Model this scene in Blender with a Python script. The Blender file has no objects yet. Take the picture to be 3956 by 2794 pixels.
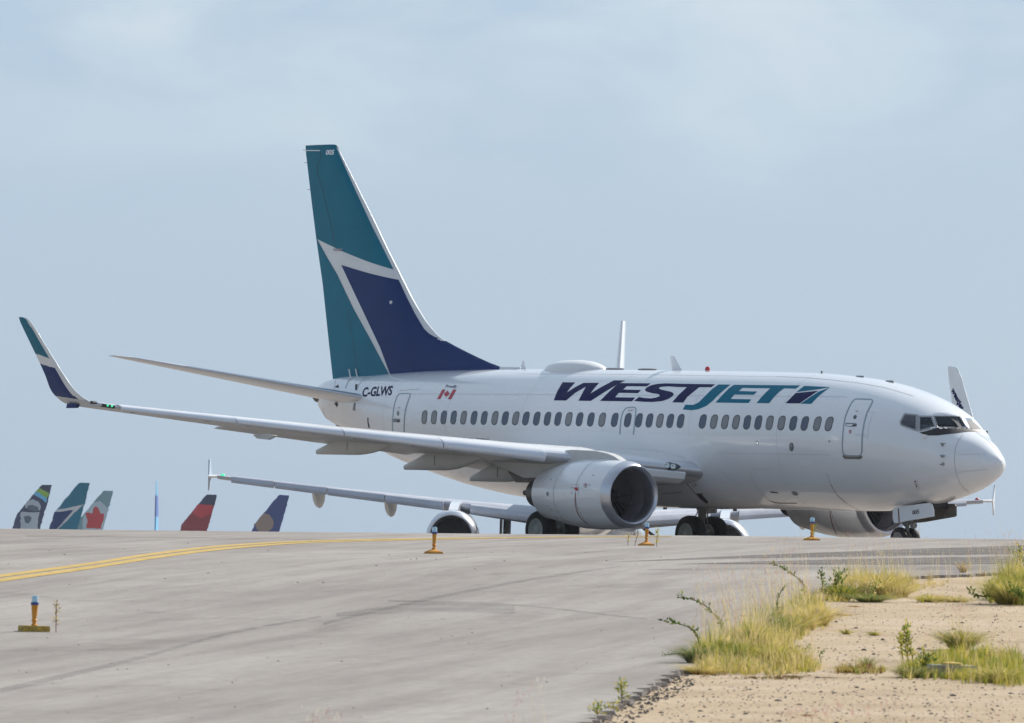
import bpy, bmesh, math, random
from mathutils import Vector, Matrix
from mathutils import noise as MN
from mathutils.bvhtree import BVHTree
from mathutils.geometry import tessellate_polygon
from math import sin, cos, pi, sqrt, radians
random.seed(7)
S = bpy.context.scene
COL = S.collection
# ------------------------------------------------------------------ camera, world, sun
PW, PH = 3956.0, 2794.0                      # the photograph's pixel grid, used for measuring
CAM = Vector((159.3312, -141.9076, 0.0671))
YAW, PIT, ROL, FPX = radians(142.02472), radians(1.392298), radians(1.851047), 29287.536
FW = Vector((cos(PIT)*cos(YAW), cos(PIT)*sin(YAW), sin(PIT)))
R0 = Vector((sin(YAW), -cos(YAW), 0)); U0 = R0.cross(FW)
RT = R0*cos(ROL)+U0*sin(ROL); UP = -R0*sin(ROL)+U0*cos(ROL)
cd = bpy.data.cameras.new('camera'); co = bpy.data.objects.new('camera', cd); COL.objects.link(co)
cd.sensor_width = 36; cd.lens = FPX*36/PW; cd.clip_start = 1; cd.clip_end = 20000
m = Matrix((RT, UP, -FW)).transposed().to_4x4(); m.translation = CAM
co.matrix_world = m; S.camera = co
cd.dof.use_dof = True; cd.dof.focus_distance = 216; cd.dof.aperture_fstop = 11

SUN = Vector((-0.12, 0.805, 0.581)).normalized()
EL = math.asin(SUN.z); AZ = math.atan2(SUN.x, SUN.y)
W = bpy.data.worlds.new('World'); S.world = W; W.use_nodes = True
nt = W.node_tree; N = nt.nodes; N.clear()
def nd(nt, t, **k):
    n = nt.nodes.new(t)
    for a, b in k.items(): setattr(n, a, b)
    return n
out = nd(nt, 'ShaderNodeOutputWorld'); bg = nd(nt, 'ShaderNodeBackground')
sky = nd(nt, 'ShaderNodeTexSky', sky_type='NISHITA', sun_disc=False)
sky.sun_elevation = EL; sky.sun_rotation = AZ; sky.altitude = 0; sky.air_density = 1.0; sky.dust_density = 1.6; sky.ozone_density = 3.5
tc = nd(nt, 'ShaderNodeTexCoord')
# thin high cloud: soft noise on the sky dome, denser upward
mp = nd(nt, 'ShaderNodeMapping'); mp.inputs['Scale'].default_value = (17, 17, 44); mp.inputs['Location'].default_value = (1.3, 0.4, 2.2)
nt.links.new(tc.outputs['Generated'], mp.inputs['Vector'])
nz = nd(nt, 'ShaderNodeTexNoise'); nz.inputs['Scale'].default_value = 1.3; nz.inputs['Detail'].default_value = 7; nz.inputs['Roughness'].default_value = .5; nz.inputs['Distortion'].default_value = .4
nt.links.new(mp.outputs[0], nz.inputs['Vector'])
rp = nd(nt, 'ShaderNodeValToRGB'); rp.color_ramp.elements[0].position = .42; rp.color_ramp.elements[1].position = .72
nt.links.new(nz.outputs['Fac'], rp.inputs['Fac'])
sx = nd(nt, 'ShaderNodeSeparateXYZ'); nt.links.new(tc.outputs['Generated'], sx.inputs[0])
mr = nd(nt, 'ShaderNodeMapRange'); mr.inputs['From Min'].default_value = .042; mr.inputs['From Max'].default_value = .072; mr.inputs['To Min'].default_value = .0; mr.inputs['To Max'].default_value = .8
nt.links.new(sx.outputs['Z'], mr.inputs['Value'])
ml = nd(nt, 'ShaderNodeMath', operation='MULTIPLY'); nt.links.new(rp.outputs['Color'], ml.inputs[0]); nt.links.new(mr.outputs[0], ml.inputs[1])
hz = nd(nt, 'ShaderNodeMix', data_type='RGBA'); 
hz.inputs[7].default_value = (4.45, 5.85, 7.5, 1)         # thin veil of high haze that whitens and evens the blue
nt.links.new(sky.outputs[0], hz.inputs[6])
dt = nd(nt, 'ShaderNodeVectorMath', operation='DOT_PRODUCT'); dt.inputs[1].default_value = (FW.x, FW.y, .15)   # haze glows most on the sun's side of the sky
nt.links.new(tc.outputs['Generated'], dt.inputs[0])
vf = nd(nt, 'ShaderNodeMapRange'); vf.interpolation_type = 'SMOOTHSTEP'; vf.inputs['From Min'].default_value = -.5; vf.inputs['From Max'].default_value = .9; vf.inputs['To Min'].default_value = .06; vf.inputs['To Max'].default_value = .80
nt.links.new(dt.outputs['Value'], vf.inputs['Value']); nt.links.new(vf.outputs[0], hz.inputs['Factor'])
mx = nd(nt, 'ShaderNodeMix', data_type='RGBA'); mx.inputs[7].default_value = (7.2, 7.9, 8.3, 1)
nt.links.new(ml.outputs[0], mx.inputs['Factor']); nt.links.new(hz.outputs[2], mx.inputs[6])
nt.links.new(mx.outputs[2], bg.inputs['Color']); bg.inputs['Strength'].default_value = 0.080
nt.links.new(bg.outputs[0], out.inputs['Surface'])
ld = bpy.data.lights.new('sun', 'SUN'); lo = bpy.data.objects.new('sun', ld); COL.objects.link(lo)
ld.energy = 5.0; ld.angle = radians(.6); ld.color = (1, .945, .86)
lo.rotation_euler = SUN.to_track_quat('Z', 'Y').to_euler()
S.view_settings.view_transform = 'Standard'; S.view_settings.look = 'None'
S.view_settings.exposure = 0.38; S.view_settings.gamma = 1
S.cycles.max_bounces = 6

# ------------------------------------------------------------------ helpers
def ray(px, py): return (FW + RT*((px-PW/2)/FPX) - UP*((py-PH/2)/FPX))
def V(s, y, z): return Vector((-s, -y, z))              # metres aft of the nose, to starboard, up
def hit(px, py, ax, v):
    d = ray(px, py); i = 'syz'.index(ax); w = -v if i < 2 else v
    t = (w-CAM[i])/d[i]; X = CAM+d*t
    return (-X.x, -X.y, X.z)
def link(name, me, mat=None, parent=None, smooth=True):
    o = bpy.data.objects.new(name, me); COL.objects.link(o)
    if mat is not None and not me.materials:
        for q in (mat if isinstance(mat, (list, tuple)) else [mat]): me.materials.append(q)
    if parent is not None: o.parent = parent
    if smooth:
        me.polygons.foreach_set('use_smooth', [True]*len(me.polygons))
    return o
def mesh(name, vs, fs, mat=None, parent=None, smooth=True, angle=None):
    me = bpy.data.meshes.new(name); me.from_pydata([tuple(v) for v in vs], [], fs); me.update()
    o = link(name, me, mat, parent, smooth)
    if smooth: me.set_sharp_from_angle(angle=radians(angle or 35))
    return o
def empty(name, label, cat, group=None, loc=(0, 0, 0)):
    o = bpy.data.objects.new(name, None); COL.objects.link(o); o.location = loc
    o['label'] = label; o['category'] = cat
    if group: o['group'] = group
    o.empty_display_size = .5
    return o
def tag(o, label=None, cat=None, group=None, kind=None):
    for k, v in (('label', label), ('category', cat), ('group', group), ('kind', kind)):
        if v: o[k] = v
    return o
class MB:
    def __init__(s): s.v = []; s.f = []
    def add(s, vs, fs):
        b = len(s.v); s.v += [Vector(v) for v in vs]; s.f += [[i+b for i in f] for f in fs]; return s
    def loft(s, rings, cap=True, closed=True):
        n = len(rings[0]); vs = [p for r in rings for p in r]; fs = []
        for i in range(len(rings)-1):
            for j in range(n if closed else n-1):
                k = (j+1) % n
                fs.append([i*n+j, i*n+k, (i+1)*n+k, (i+1)*n+j])
        if cap: fs.append(list(range(n))[::-1]); fs.append([(len(rings)-1)*n+j for j in range(n)])
        return s.add(vs, fs)
    def tube(s, pts, r, n=10, cap=True):
        pts = [Vector(p) for p in pts]; rings = []
        rs = r if isinstance(r, (list, tuple)) else [r]*len(pts)
        for i, p in enumerate(pts):
            d = (pts[min(i+1, len(pts)-1)]-pts[max(i-1, 0)]).normalized()
            a = d.orthogonal().normalized(); 
            if abs(d.z) < .95: a = d.cross(Vector((0, 0, 1))).normalized()
            b = d.cross(a)
            rings.append([p+(a*cos(2*pi*k/n)+b*sin(2*pi*k/n))*rs[i] for k in range(n)])
        return s.loft(rings, cap)
    def box(s, c, h, M=None):
        c = Vector(c); vs = []
        for x in (-1, 1):
            for y in (-1, 1):
                for z in (-1, 1):
                    v = Vector((x*h[0], y*h[1], z*h[2])); vs.append(c+(M@v if M else v))
        return s.add(vs, [[0, 1, 3, 2], [4, 6, 7, 5], [0, 4, 5, 1], [2, 3, 7, 6], [0, 2, 6, 4], [1, 5, 7, 3]])
    def lathe(s, prof, c, ax, n=40, sq=None, cap=False):
        """profile of (distance along axis, radius)"""
        ax = Vector(ax).normalized(); a = Vector((0, 0, 1)) if abs(ax.z) < .9 else Vector((0, 1, 0))
        a = (a-ax*a.dot(ax)).normalized(); b = ax.cross(a); c = Vector(c); rings = []
        for x, r in prof:
            ring = []
            for k in range(n):
                t = 2*pi*k/n; u, w = cos(t), sin(t)
                if sq: u, w = sq(x, u, w)
                ring.append(c+ax*x+(a*u+b*w)*r)
            rings.append(ring)
        return s.loft(rings, cap)
    def build(s, name, mat, parent=None, smooth=True, angle=None):
        o = mesh(name, s.v, s.f, mat, parent, smooth, angle)
        bm = bmesh.new(); bm.from_mesh(o.data); bmesh.ops.recalc_face_normals(bm, faces=bm.faces); bm.to_mesh(o.data); bm.free()
        return o
def pchip(xs, ys):
    n = len(xs); h = [xs[i+1]-xs[i] for i in range(n-1)]; d = [(ys[i+1]-ys[i])/h[i] for i in range(n-1)]
    mm = [d[0]]+[0]*(n-2)+[d[-1]]
    for i in range(1, n-1):
        if d[i-1]*d[i] > 0:
            w1 = 2*h[i]+h[i-1]; w2 = h[i]+2*h[i-1]; mm[i] = (w1+w2)/(w1/d[i-1]+w2/d[i])
    def f(x):
        if x <= xs[0]: return ys[0]
        if x >= xs[-1]: return ys[-1]
        i = 0
        while xs[i+1] < x: i += 1
        t = (x-xs[i])/h[i]
        return (2*t**3-3*t*t+1)*ys[i]+(t**3-2*t*t+t)*h[i]*mm[i]+(-2*t**3+3*t*t)*ys[i+1]+(t**3-t*t)*h[i]*mm[i+1]
    return f
def lin(xs, ys):
    def f(x):
        if x <= xs[0]: return ys[0]
        for i in range(len(xs)-1):
            if x <= xs[i+1]: return ys[i]+(ys[i+1]-ys[i])*(x-xs[i])/(xs[i+1]-xs[i])
        return ys[-1]
    return f

# ------------------------------------------------------------------ materials
def mat(name, col, rough=.4, metal=0, coat=0, spec=.5, noise=None, nscale=3, bump=0, bscale=50, trans=0, emit=None, es=1, stretch=None, sub=None):
    M = bpy.data.materials.new(name); M.use_nodes = True; t = M.node_tree; p = t.nodes['Principled BSDF']
    p.inputs['Base Color'].default_value = (*col, 1); p.inputs['Roughness'].default_value = rough
    p.inputs['Metallic'].default_value = metal; p.inputs['Coat Weight'].default_value = coat
    p.inputs['Coat Roughness'].default_value = .06; p.inputs['Specular IOR Level'].default_value = spec
    if trans: p.inputs['Transmission Weight'].default_value = trans
    if emit: p.inputs['Emission Color'].default_value = (*emit, 1); p.inputs['Emission Strength'].default_value = es
    if noise or bump:
        tcn = nd(t, 'ShaderNodeTexCoord'); mpn = nd(t, 'ShaderNodeMapping'); t.links.new(tcn.outputs['Object'], mpn.inputs[0])
        if stretch: mpn.inputs['Scale'].default_value = stretch
    if noise:
        a = nd(t, 'ShaderNodeTexNoise'); a.inputs['Scale'].default_value = nscale; a.inputs['Detail'].default_value = 6
        t.links.new(mpn.outputs[0], a.inputs['Vector'])
        r = nd(t, 'ShaderNodeValToRGB'); e = r.color_ramp.elements; e[0].position = .3; e[1].position = .7
        e[0].color = (*[c*(1-noise) for c in col], 1); e[1].color = (*[min(1, c*(1+noise*.5)) for c in col], 1)
        t.links.new(a.outputs['Fac'], r.inputs['Fac']); t.links.new(r.outputs[0], p.inputs['Base Color'])
        q = nd(t, 'ShaderNodeMapRange'); q.inputs['To Min'].default_value = rough*.8; q.inputs['To Max'].default_value = min(1, rough*1.3)
        t.links.new(a.outputs['Fac'], q.inputs['Value']); t.links.new(q.outputs[0], p.inputs['Roughness'])
    if bump:
        b = nd(t, 'ShaderNodeTexNoise'); b.inputs['Scale'].default_value = bscale; b.inputs['Detail'].default_value = 4
        t.links.new(mpn.outputs[0], b.inputs['Vector'])
        bb = nd(t, 'ShaderNodeBump'); bb.inputs['Strength'].default_value = bump; bb.inputs['Distance'].default_value = .05
        t.links.new(b.outputs['Fac'], bb.inputs['Height']); t.links.new(bb.outputs[0], p.inputs['Normal'])
    return M
WHITE = mat('white_paint', (.83, .845, .87), .25, coat=1.0, noise=.05, nscale=.8, bump=.02, bscale=1.0, stretch=(.35, 1, 1))
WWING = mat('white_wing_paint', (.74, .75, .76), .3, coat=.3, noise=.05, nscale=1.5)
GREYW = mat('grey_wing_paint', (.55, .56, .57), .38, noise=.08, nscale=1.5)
SLATM = mat('slat_metal', (.80, .83, .90), .33, metal=.35, noise=.06, nscale=1.2, stretch=(1, 1, 6))
STEEL = mat('bare_metal_edge', (.66, .68, .73), .38, metal=.8, noise=.03, nscale=.8)
LIPM = mat('inlet_lip_metal', (.60, .61, .66), .30, metal=.9, noise=.06, nscale=2.5)
TEAL = mat('teal_paint', (.003, .160, .245), .35, coat=.05, spec=.15, noise=.10, nscale=1.2)
NAVY = mat('navy_paint', (.009, .034, .150), .35, coat=.05, spec=.15, noise=.08, nscale=1.5)
TEALT = mat('teal_title_paint', (.002, .15, .24), .5, spec=.1)
NAVYT = mat('navy_title_paint', (.008, .010, .075), .5, spec=.1)
RED = mat('red_paint', (.46, .028, .05), .4)
DRED = mat('dark_red_line', (.22, .035, .03), .5)
BLACKM = mat('black_antiglare_paint', (.022, .019, .020), .5)
DARK = mat('dark_recess', (.03, .03, .032), .6)
SEAM = mat('panel_seam', (.26, .27, .30), .6)
SOFTSEAM = mat('faint_panel_seam', (.48, .50, .53), .5)
SEAL = mat('grey_door_seal', (.27, .36, .41), .45)
SCUFF = mat('brown_scuff_plate', (.20, .17, .15), .5, noise=.3, nscale=8)
PANEB = mat('window_glass_open', (.035, .062, .115), .10, coat=.6)
PANEG = mat('window_shade_closed', (.20, .205, .215), .2, coat=.5)
WFRAME = mat('window_surround', (.085, .09, .10), .45)
CFRAME = mat('cockpit_window_frame', (.34, .35, .36), .42, noise=.12, nscale=6)
TYRE = mat('black_tyre_rubber', (.018, .018, .020), .75, noise=.3, nscale=8)
HUB = mat('grey_wheel_hub', (.40, .43, .42), .5, noise=.12, nscale=6)
GEARM = mat('gear_grey_paint', (.26, .26, .26), .5, noise=.3, nscale=9)
DOORIN = mat('door_inner_primer', (.15, .135, .12), .6, noise=.35, nscale=7)
HOT = mat('exhaust_metal', (.13, .115, .11), .42, metal=.8, noise=.25, nscale=6)
DUCT = mat('inlet_duct_grey', (.21, .19, .21), .45, noise=.1, nscale=3)
FAN = mat('fan_blade_titanium', (.13, .115, .11), .5, metal=.3)
CANOE = mat('grey_fairing_paint', (.58, .59, .58), .42, noise=.06, nscale=2)
GREENL = mat('green_light', (.0, .4, .2), .3, emit=(.05, 1, .45), es=.6)
LAMPG = mat('lamp_glass', (.65, .72, .75), .08, metal=.6)
LAMPD = mat('lamp_recess_glass', (.03, .045, .055), .08, coat=1)
BEACON = mat('red_beacon_glass', (.5, .02, .02), .2, coat=.6)
def glassmat(name, tint, opac):
    M = bpy.data.materials.new(name); M.use_nodes = True; t = M.node_tree; t.nodes.clear()
    o = nd(t, 'ShaderNodeOutputMaterial'); mxx = nd(t, 'ShaderNodeMixShader'); g = nd(t, 'ShaderNodeBsdfGlossy'); tr = nd(t, 'ShaderNodeBsdfTransparent')
    g.inputs['Roughness'].default_value = .04; tr.inputs['Color'].default_value = (*tint, 1); g.inputs['Color'].default_value = (.8, .9, 1, 1)
    fr = nd(t, 'ShaderNodeFresnel'); fr.inputs['IOR'].default_value = 1.45
    ad = nd(t, 'ShaderNodeMath', operation='ADD'); ad.inputs[1].default_value = opac
    t.links.new(fr.outputs[0], ad.inputs[0]); t.links.new(ad.outputs[0], mxx.inputs[0])
    t.links.new(tr.outputs[0], mxx.inputs[1]); t.links.new(g.outputs[0], mxx.inputs[2]); t.links.new(mxx.outputs[0], o.inputs[0])
    return M
COCKG = glassmat('cockpit_glass', (.55, .62, .68), .02)
BLUEG = glassmat('blue_lens_glass', (.25, .55, .95), .18)

# ------------------------------------------------------------------ terrain
FH = Vector((FW.x, FW.y, 0)).normalized(); RH = Vector((FH.y, -FH.x, 0))
PK = [(0, -1.9), (40, -1.76), (60, -1.62), (67, -1.51), (80, -1.28), (93, -1.02), (108, -.60), (124, -.19), (146, .13), (158, .27), (166, .325), (175, .30), (190, .16), (205, .06), (216, .01), (224, -.02), (250, -.35), (327, -1.4), (500, -2.6), (1057, -5.6), (1500, -6.6), (8000, -7.0)]
PD = pchip([k[0] for k in PK], [k[1] for k in PK])
def zg(a, d):
    fade = 1 if d < 235 else max(0, 1-(d-235)/180)
    return PD(d)+.0225*fade*24*math.tanh(a/24)*1.03
def xy(a, d): p = CAM+FH*d+RH*a; return p.x, p.y
def G(a, d, dz=0): x, y = xy(a, d); return Vector((x, y, zg(a, d)+dz))
def ad(p): q = Vector(p)-CAM; return q.dot(RH), q.dot(FH)
def gpx(px, py, dz=0, dmin=40):
    r = ray(px, py); k = FH.dot(r)
    f = lambda d: (CAM+r*(d/k)).z-zg(*ad(CAM+r*(d/k)))-dz
    d = dmin; st = .5
    while d < 400:
        if f(d+st) < 0: break
        d += st
    lo_, hi_ = d, d+st
    for _ in range(25):
        mi = (lo_+hi_)/2
        if f(mi) < 0: hi_ = mi
        else: lo_ = mi
    p = CAM+r*(lo_/k); return p
def gad(px, py): return ad(gpx(px, py))
# pavement edge traced along its broken rim: (px,py)
EP = [(2210, 2840), (2267, 2790), (2330, 2752), (2400, 2706), (2470, 2668), (2520, 2645), (2570, 2612), (2620, 2590), (2665, 2586), (2720, 2560), (2790, 2500), (2850, 2450), (2930, 2395), (3010, 2345), (3110, 2292), (3250, 2252), (3420, 2232), (3600, 2224), (3780, 2217), (3956, 2209)]
EAD = []
for e in EP:
    a, d = gad(*e)
    if not EAD or d > EAD[-1][1]+.2: EAD.append((a, d))
def jit(d): return .05*sin(d*5.1)+.04*sin(d*11.7+1)+.03*sin(d*23.3+2)
EAD = [(EAD[0][0]-(EAD[0][1]-20)*.09, 20)]+EAD
la, ldd = EAD[-1]; EAD += [(la+5, ldd+1.0), (la+14, ldd+1.6), (600, ldd+3)]
efun = lin([q[1] for q in EAD], [q[0] for q in EAD])
ds = [0, 20, 40]+[50+.5*i for i in range(32)]+[66+.07*i for i in range(int((ldd+4-66)/.07))]
dd = ds[-1]
while dd < 8000:
    dd += (1 if dd < 240 else dd*.03); ds.append(dd)
ac = [-2500, -700, -250, -100, -60, -40, -30]+[-24+1.5*i for i in range(33)]+[30, 40, 60, 100, 250, 700, 2500]
# soils and asphalts
def ground_mat():
    M = bpy.data.materials.new('sandy_soil'); M.use_nodes = True; t = M.node_tree; p = t.nodes['Principled BSDF']
    g = nd(t, 'ShaderNodeNewGeometry'); L = t.links.new
    n1 = nd(t, 'ShaderNodeTexNoise'); n1.inputs['Scale'].default_value = .7; n1.inputs['Detail'].default_value = 8
    n2 = nd(t, 'ShaderNodeTexNoise'); n2.inputs['Scale'].default_value = 24; n2.inputs['Detail'].default_value = 6; n2.inputs['Roughness'].default_value = .7
    for n in (n1, n2): L(g.outputs['Position'], n.inputs['Vector'])
    r = nd(t, 'ShaderNodeValToRGB'); e = r.color_ramp.elements
    e[0].position = .30; e[0].color = (.47, .36, .25, 1); e[1].position = .66; e[1].color = (.60, .48, .35, 1)
    ee = e.new(.48); ee.color = (.55, .43, .29, 1)
    L(n1.outputs['Fac'], r.inputs['Fac'])
    r2 = nd(t, 'ShaderNodeValToRGB'); e = r2.color_ramp.elements; e[0].position = .30; e[0].color = (.42, .36, .31, 1); e[1].position = .52; e[1].color = (1, 1, 1, 1)
    L(n2.outputs['Fac'], r2.inputs['Fac'])
    mm_ = nd(t, 'ShaderNodeMix', data_type='RGBA', blend_type='MULTIPLY'); mm_.inputs['Factor'].default_value = .8
    L(r.outputs[0], mm_.inputs[6]); L(r2.outputs[0], mm_.inputs[7]); L(mm_.outputs[2], p.inputs['Base Color'])
    b = nd(t, 'ShaderNodeBump'); b.inputs['Strength'].default_value = .8; b.inputs['Distance'].default_value = .05
    L(n2.outputs['Fac'], b.inputs['Height']); L(b.outputs[0], p.inputs['Normal']); p.inputs['Roughness'].default_value = .95
    p.inputs['Specular IOR Level'].default_value = .15
    return M
def asphalt_mat():
    M = bpy.data.materials.new('weathered_pavement'); M.use_nodes = True; t = M.node_tree; p = t.nodes['Principled BSDF']; L = t.links.new
    g = nd(t, 'ShaderNodeNewGeometry')
    mp_ = nd(t, 'ShaderNodeMapping'); mp_.vector_type = 'TEXTURE'; mp_.inputs['Rotation'].default_value = (0, 0, math.atan2(FH.y, FH.x)-radians(9))
    L(g.outputs['Position'], mp_.inputs[0])
    def ns(sc, dt, ro, st, dis=0):
        q = nd(t, 'ShaderNodeMapping'); q.inputs['Scale'].default_value = st; L(mp_.outputs[0], q.inputs[0])
        n = nd(t, 'ShaderNodeTexNoise'); n.inputs['Scale'].default_value = sc; n.inputs['Detail'].default_value = dt; n.inputs['Roughness'].default_value = ro; n.inputs['Distortion'].default_value = dis
        L(q.outputs[0], n.inputs['Vector']); return n
    def ramp(n, p0, c0, p1, c1):
        r = nd(t, 'ShaderNodeValToRGB'); e = r.color_ramp.elements; e[0].position = p0; e[0].color = (*c0, 1); e[1].position = p1; e[1].color = (*c1, 1)
        L(n.outputs['Fac'], r.inputs['Fac']); return r
    def mul(a, b, f=1):
        q = nd(t, 'ShaderNodeMix', data_type='RGBA', blend_type='MULTIPLY'); q.inputs['Factor'].default_value = f
        L(a, q.inputs[6]); L(b, q.inputs[7]); return q.outputs[2]
    big = ramp(ns(.16, 5, .55, (.32, 1.5, 1), .6), .35, (.238, .215, .195), .68, (.326, .301, .277))
    streak = ramp(ns(1.0, 6, .6, (.10, 1.6, 1), .3), .34, (.80, .78, .78), .60, (1.03, 1.03, 1.03))
    blot = ramp(ns(.45, 7, .65, (.6, 1, 1), 1.2), .30, (.74, .72, .71), .46, (1, 1, 1))
    fine = ramp(ns(7, 8, .85, (.5, 1, 1)), .30, (.80, .79, .79), .70, (1.14, 1.14, 1.14))
    speck = ramp(ns(60, 2, .5, (1, 1, 1)), .24, (.45, .45, .45), .30, (1, 1, 1))
    c = mul(mul(mul(mul(big.outputs[0], streak.outputs[0]), blot.outputs[0], .8), fine.outputs[0]), speck.outputs[0], .6)
    L(c, p.inputs['Base Color']); p.inputs['Roughness'].default_value = .85; p.inputs['Specular IOR Level'].default_value = .25
    b = nd(t, 'ShaderNodeBump'); b.inputs['Strength'].default_value = .25; b.inputs['Distance'].default_value = .02
    L(ns(30, 3, .7, (1, 1, 1)).outputs['Fac'], b.inputs['Height']); L(b.outputs[0], p.inputs['Normal'])
    return M
SOIL = ground_mat(); ASPH = asphalt_mat()
vs = []; fs = []
for d in ds:
    for a in ac: vs.append(G(a, d, -.045))
n = len(ac)
for i in range(len(ds)-1):
    for j in range(n-1): fs.append([i*n+j, i*n+j+1, (i+1)*n+j+1, (i+1)*n+j])
tag(mesh('ground', vs, fs, SOIL), kind='structure')
vs = []; fs = []; dr = [d for d in ds if d < 1500]
for d in dr:
    e = min(efun(d)+(jit(d) if d < ldd+2 else 0), 2500)
    row = [a for a in ac if a < min(e-.4, 28)]
    while len(row) < len(ac)-8: row.append(None)
    row = [a for a in row if a is not None]
    # constant count: parametric columns from -2500 to e
    base = [-2500, -700, -250, -100, -60, -40, -30, -24]
    k = 22; row = base+[-24+(min(e, 30)+24)*(i/k) for i in range(1, k+1)]
    row += [e+(0 if e < 30.01 else 0) if e <= 30 else 30+(e-30)*q for q in (.02, .1, .4, 1)] if e > 30 else [e+1e-4*q for q in (1, 2, 3, 4)]
    for a in row: vs.append(G(a, d, 0))
    vs.append(G(row[-1]+.02, d, -.10))
n = len(row)+1
for i in range(len(dr)-1):
    for j in range(n-1): fs.append([i*n+j, i*n+j+1, (i+1)*n+j+1, (i+1)*n+j])
tag(mesh('taxiway', vs, fs, ASPH, smooth=False), kind='structure')
# painted double line and rubber marks lie on the pavement
def resample(pts, st):
    o = [Vector(pts[0])]
    for i in range(len(pts)-1):
        a, b = Vector(pts[i]), Vector(pts[i+1]); k = max(1, int((b-a).length/st))
        for j in range(1, k+1): o.append(a.lerp(b, j/k))
    return o
def smoothpx(pts, n=8):
    f = pchip([p[0] for p in pts], [p[1] for p in pts]); x0, x1 = pts[0][0], pts[-1][0]
    k = n*len(pts); return [(x0+(x1-x0)*i/k, f(x0+(x1-x0)*i/k)) for i in range(k+1)]
def ground_strip(name, top, bot, m_, dz):
    ft = pchip(*zip(*top)); fb = pchip(*zip(*bot)); x0, x1 = top[0][0], top[-1][0]; k = int((x1-x0)/22)
    vs = []; fs = []
    for i in range(k+1):
        x = x0+(x1-x0)*i/k; yt, yb = ft(x), fb(x)
        for w in (0, .5, 1):
            p = gpx(x, yt+(yb-yt)*w); a, d = ad(p); vs.append(G(a, d, dz))
    for i in range(k):
        for j in (0, 1): fs.append([i*3+j, i*3+j+1, i*3+j+4, i*3+j+3])
    return mesh(name, vs, fs, m_, smooth=False)
YEL = mat('yellow_line_paint', (.47, .31, .06), .8, noise=.35, nscale=5)
def off(l, o): return [(x, y+oo) for (x, y), oo in zip(l, o)]
YC = [(-60, 2243), (0, 2234), (314, 2191), (627, 2143), (888, 2113), (1200, 2093.5), (1627, 2083.5), (1993, 2078), (2340, 2074), (2600, 2072.5)]
hw = [11, 10.5, 9.5, 8.5, 6.5, 3.6, 2.4, 1.5, 1.1, .8]     # half height of the double line on the photo's grid
for k_, (o1, o2) in enumerate(((-1.25, -.20), (.22, 1.45))):
    o = ground_strip('painted_line', off(YC, [h*o1 for h in hw]), off(YC, [h*o2 for h in hw]), YEL, .005)
    tag(o, kind='structure')
def rubber_mat(alpha, col=(.10, .095, .095)):
    M = bpy.data.materials.new('rubber_mark'); M.use_nodes = True; t = M.node_tree; p = t.nodes['Principled BSDF']; L = t.links.new
    p.inputs['Base Color'].default_value = (*col, 1); p.inputs['Roughness'].default_value = .9
    g = nd(t, 'ShaderNodeNewGeometry'); mp_ = nd(t, 'ShaderNodeMapping'); mp_.vector_type = 'TEXTURE'; mp_.inputs['Rotation'].default_value = (0, 0, math.atan2(RH.y, RH.x)+.05)
    q = nd(t, 'ShaderNodeMapping'); q.inputs['Scale'].default_value = (.12, 2.2, 1); L(g.outputs['Position'], mp_.inputs[0]); L(mp_.outputs[0], q.inputs[0])
    n = nd(t, 'ShaderNodeTexNoise'); n.inputs['Scale'].default_value = 1.4; n.inputs['Detail'].default_value = 7; n.inputs['Roughness'].default_value = .65; L(q.outputs[0], n.inputs[0])
    r = nd(t, 'ShaderNodeMapRange'); r.inputs['From Min'].default_value = .32; r.inputs['From Max'].default_value = .62; r.inputs['To Min'].default_value = 0; r.inputs['To Max'].default_value = alpha
    L(n.outputs['Fac'], r.inputs[0]); L(r.outputs[0], p.inputs['Alpha']); return M
RUB = rubber_mat(.70, (.075, .068, .066)); RUB2 = rubber_mat(.30)
for k_, (tp, bt, mm2) in enumerate((
    ([(2350, 2172), (2900, 2146), (3200, 2134), (3500, 2122), (4000, 2106)], [(2350, 2172.6), (2900, 2158), (3200, 2153), (3500, 2148), (4000, 2140)], RUB),
    ([(2600, 2180), (3000, 2168), (3500, 2156), (4000, 2148)], [(2600, 2180.6), (3000, 2181), (3500, 2184), (4000, 2178)], RUB),
    ([(2500, 2200), (3000, 2192), (4000, 2184)], [(2500, 2204), (3000, 2204), (4000, 2202)], RUB2),
    ([(1250, 2404), (1700, 2300), (2100, 2228), (2400, 2186)], [(1250, 2416), (1700, 2312), (2100, 2236), (2400, 2190)], RUB2),
    ([(0, 2660), (500, 2545), (900, 2440), (1240, 2380)], [(0, 2680), (500, 2560), (900, 2450), (1240, 2386)], RUB2),
    ([(100, 2070), (900, 2078), (1500, 2090)], [(100, 2074), (900, 2082), (1500, 2093)], RUB2),
    ([(1500, 2318), (1900, 2330), (2500, 2390)], [(1500, 2326), (1900, 2336), (2500, 2396)], RUB2),
    ([(1300, 2370), (1650, 2330), (1990, 2340)], [(1300, 2384), (1650, 2366), (1990, 2372)], RUB2))):
    tag(ground_strip('rubber_mark', tp, bt, mm2, .0025+.0004*k_), kind='structure')

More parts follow.
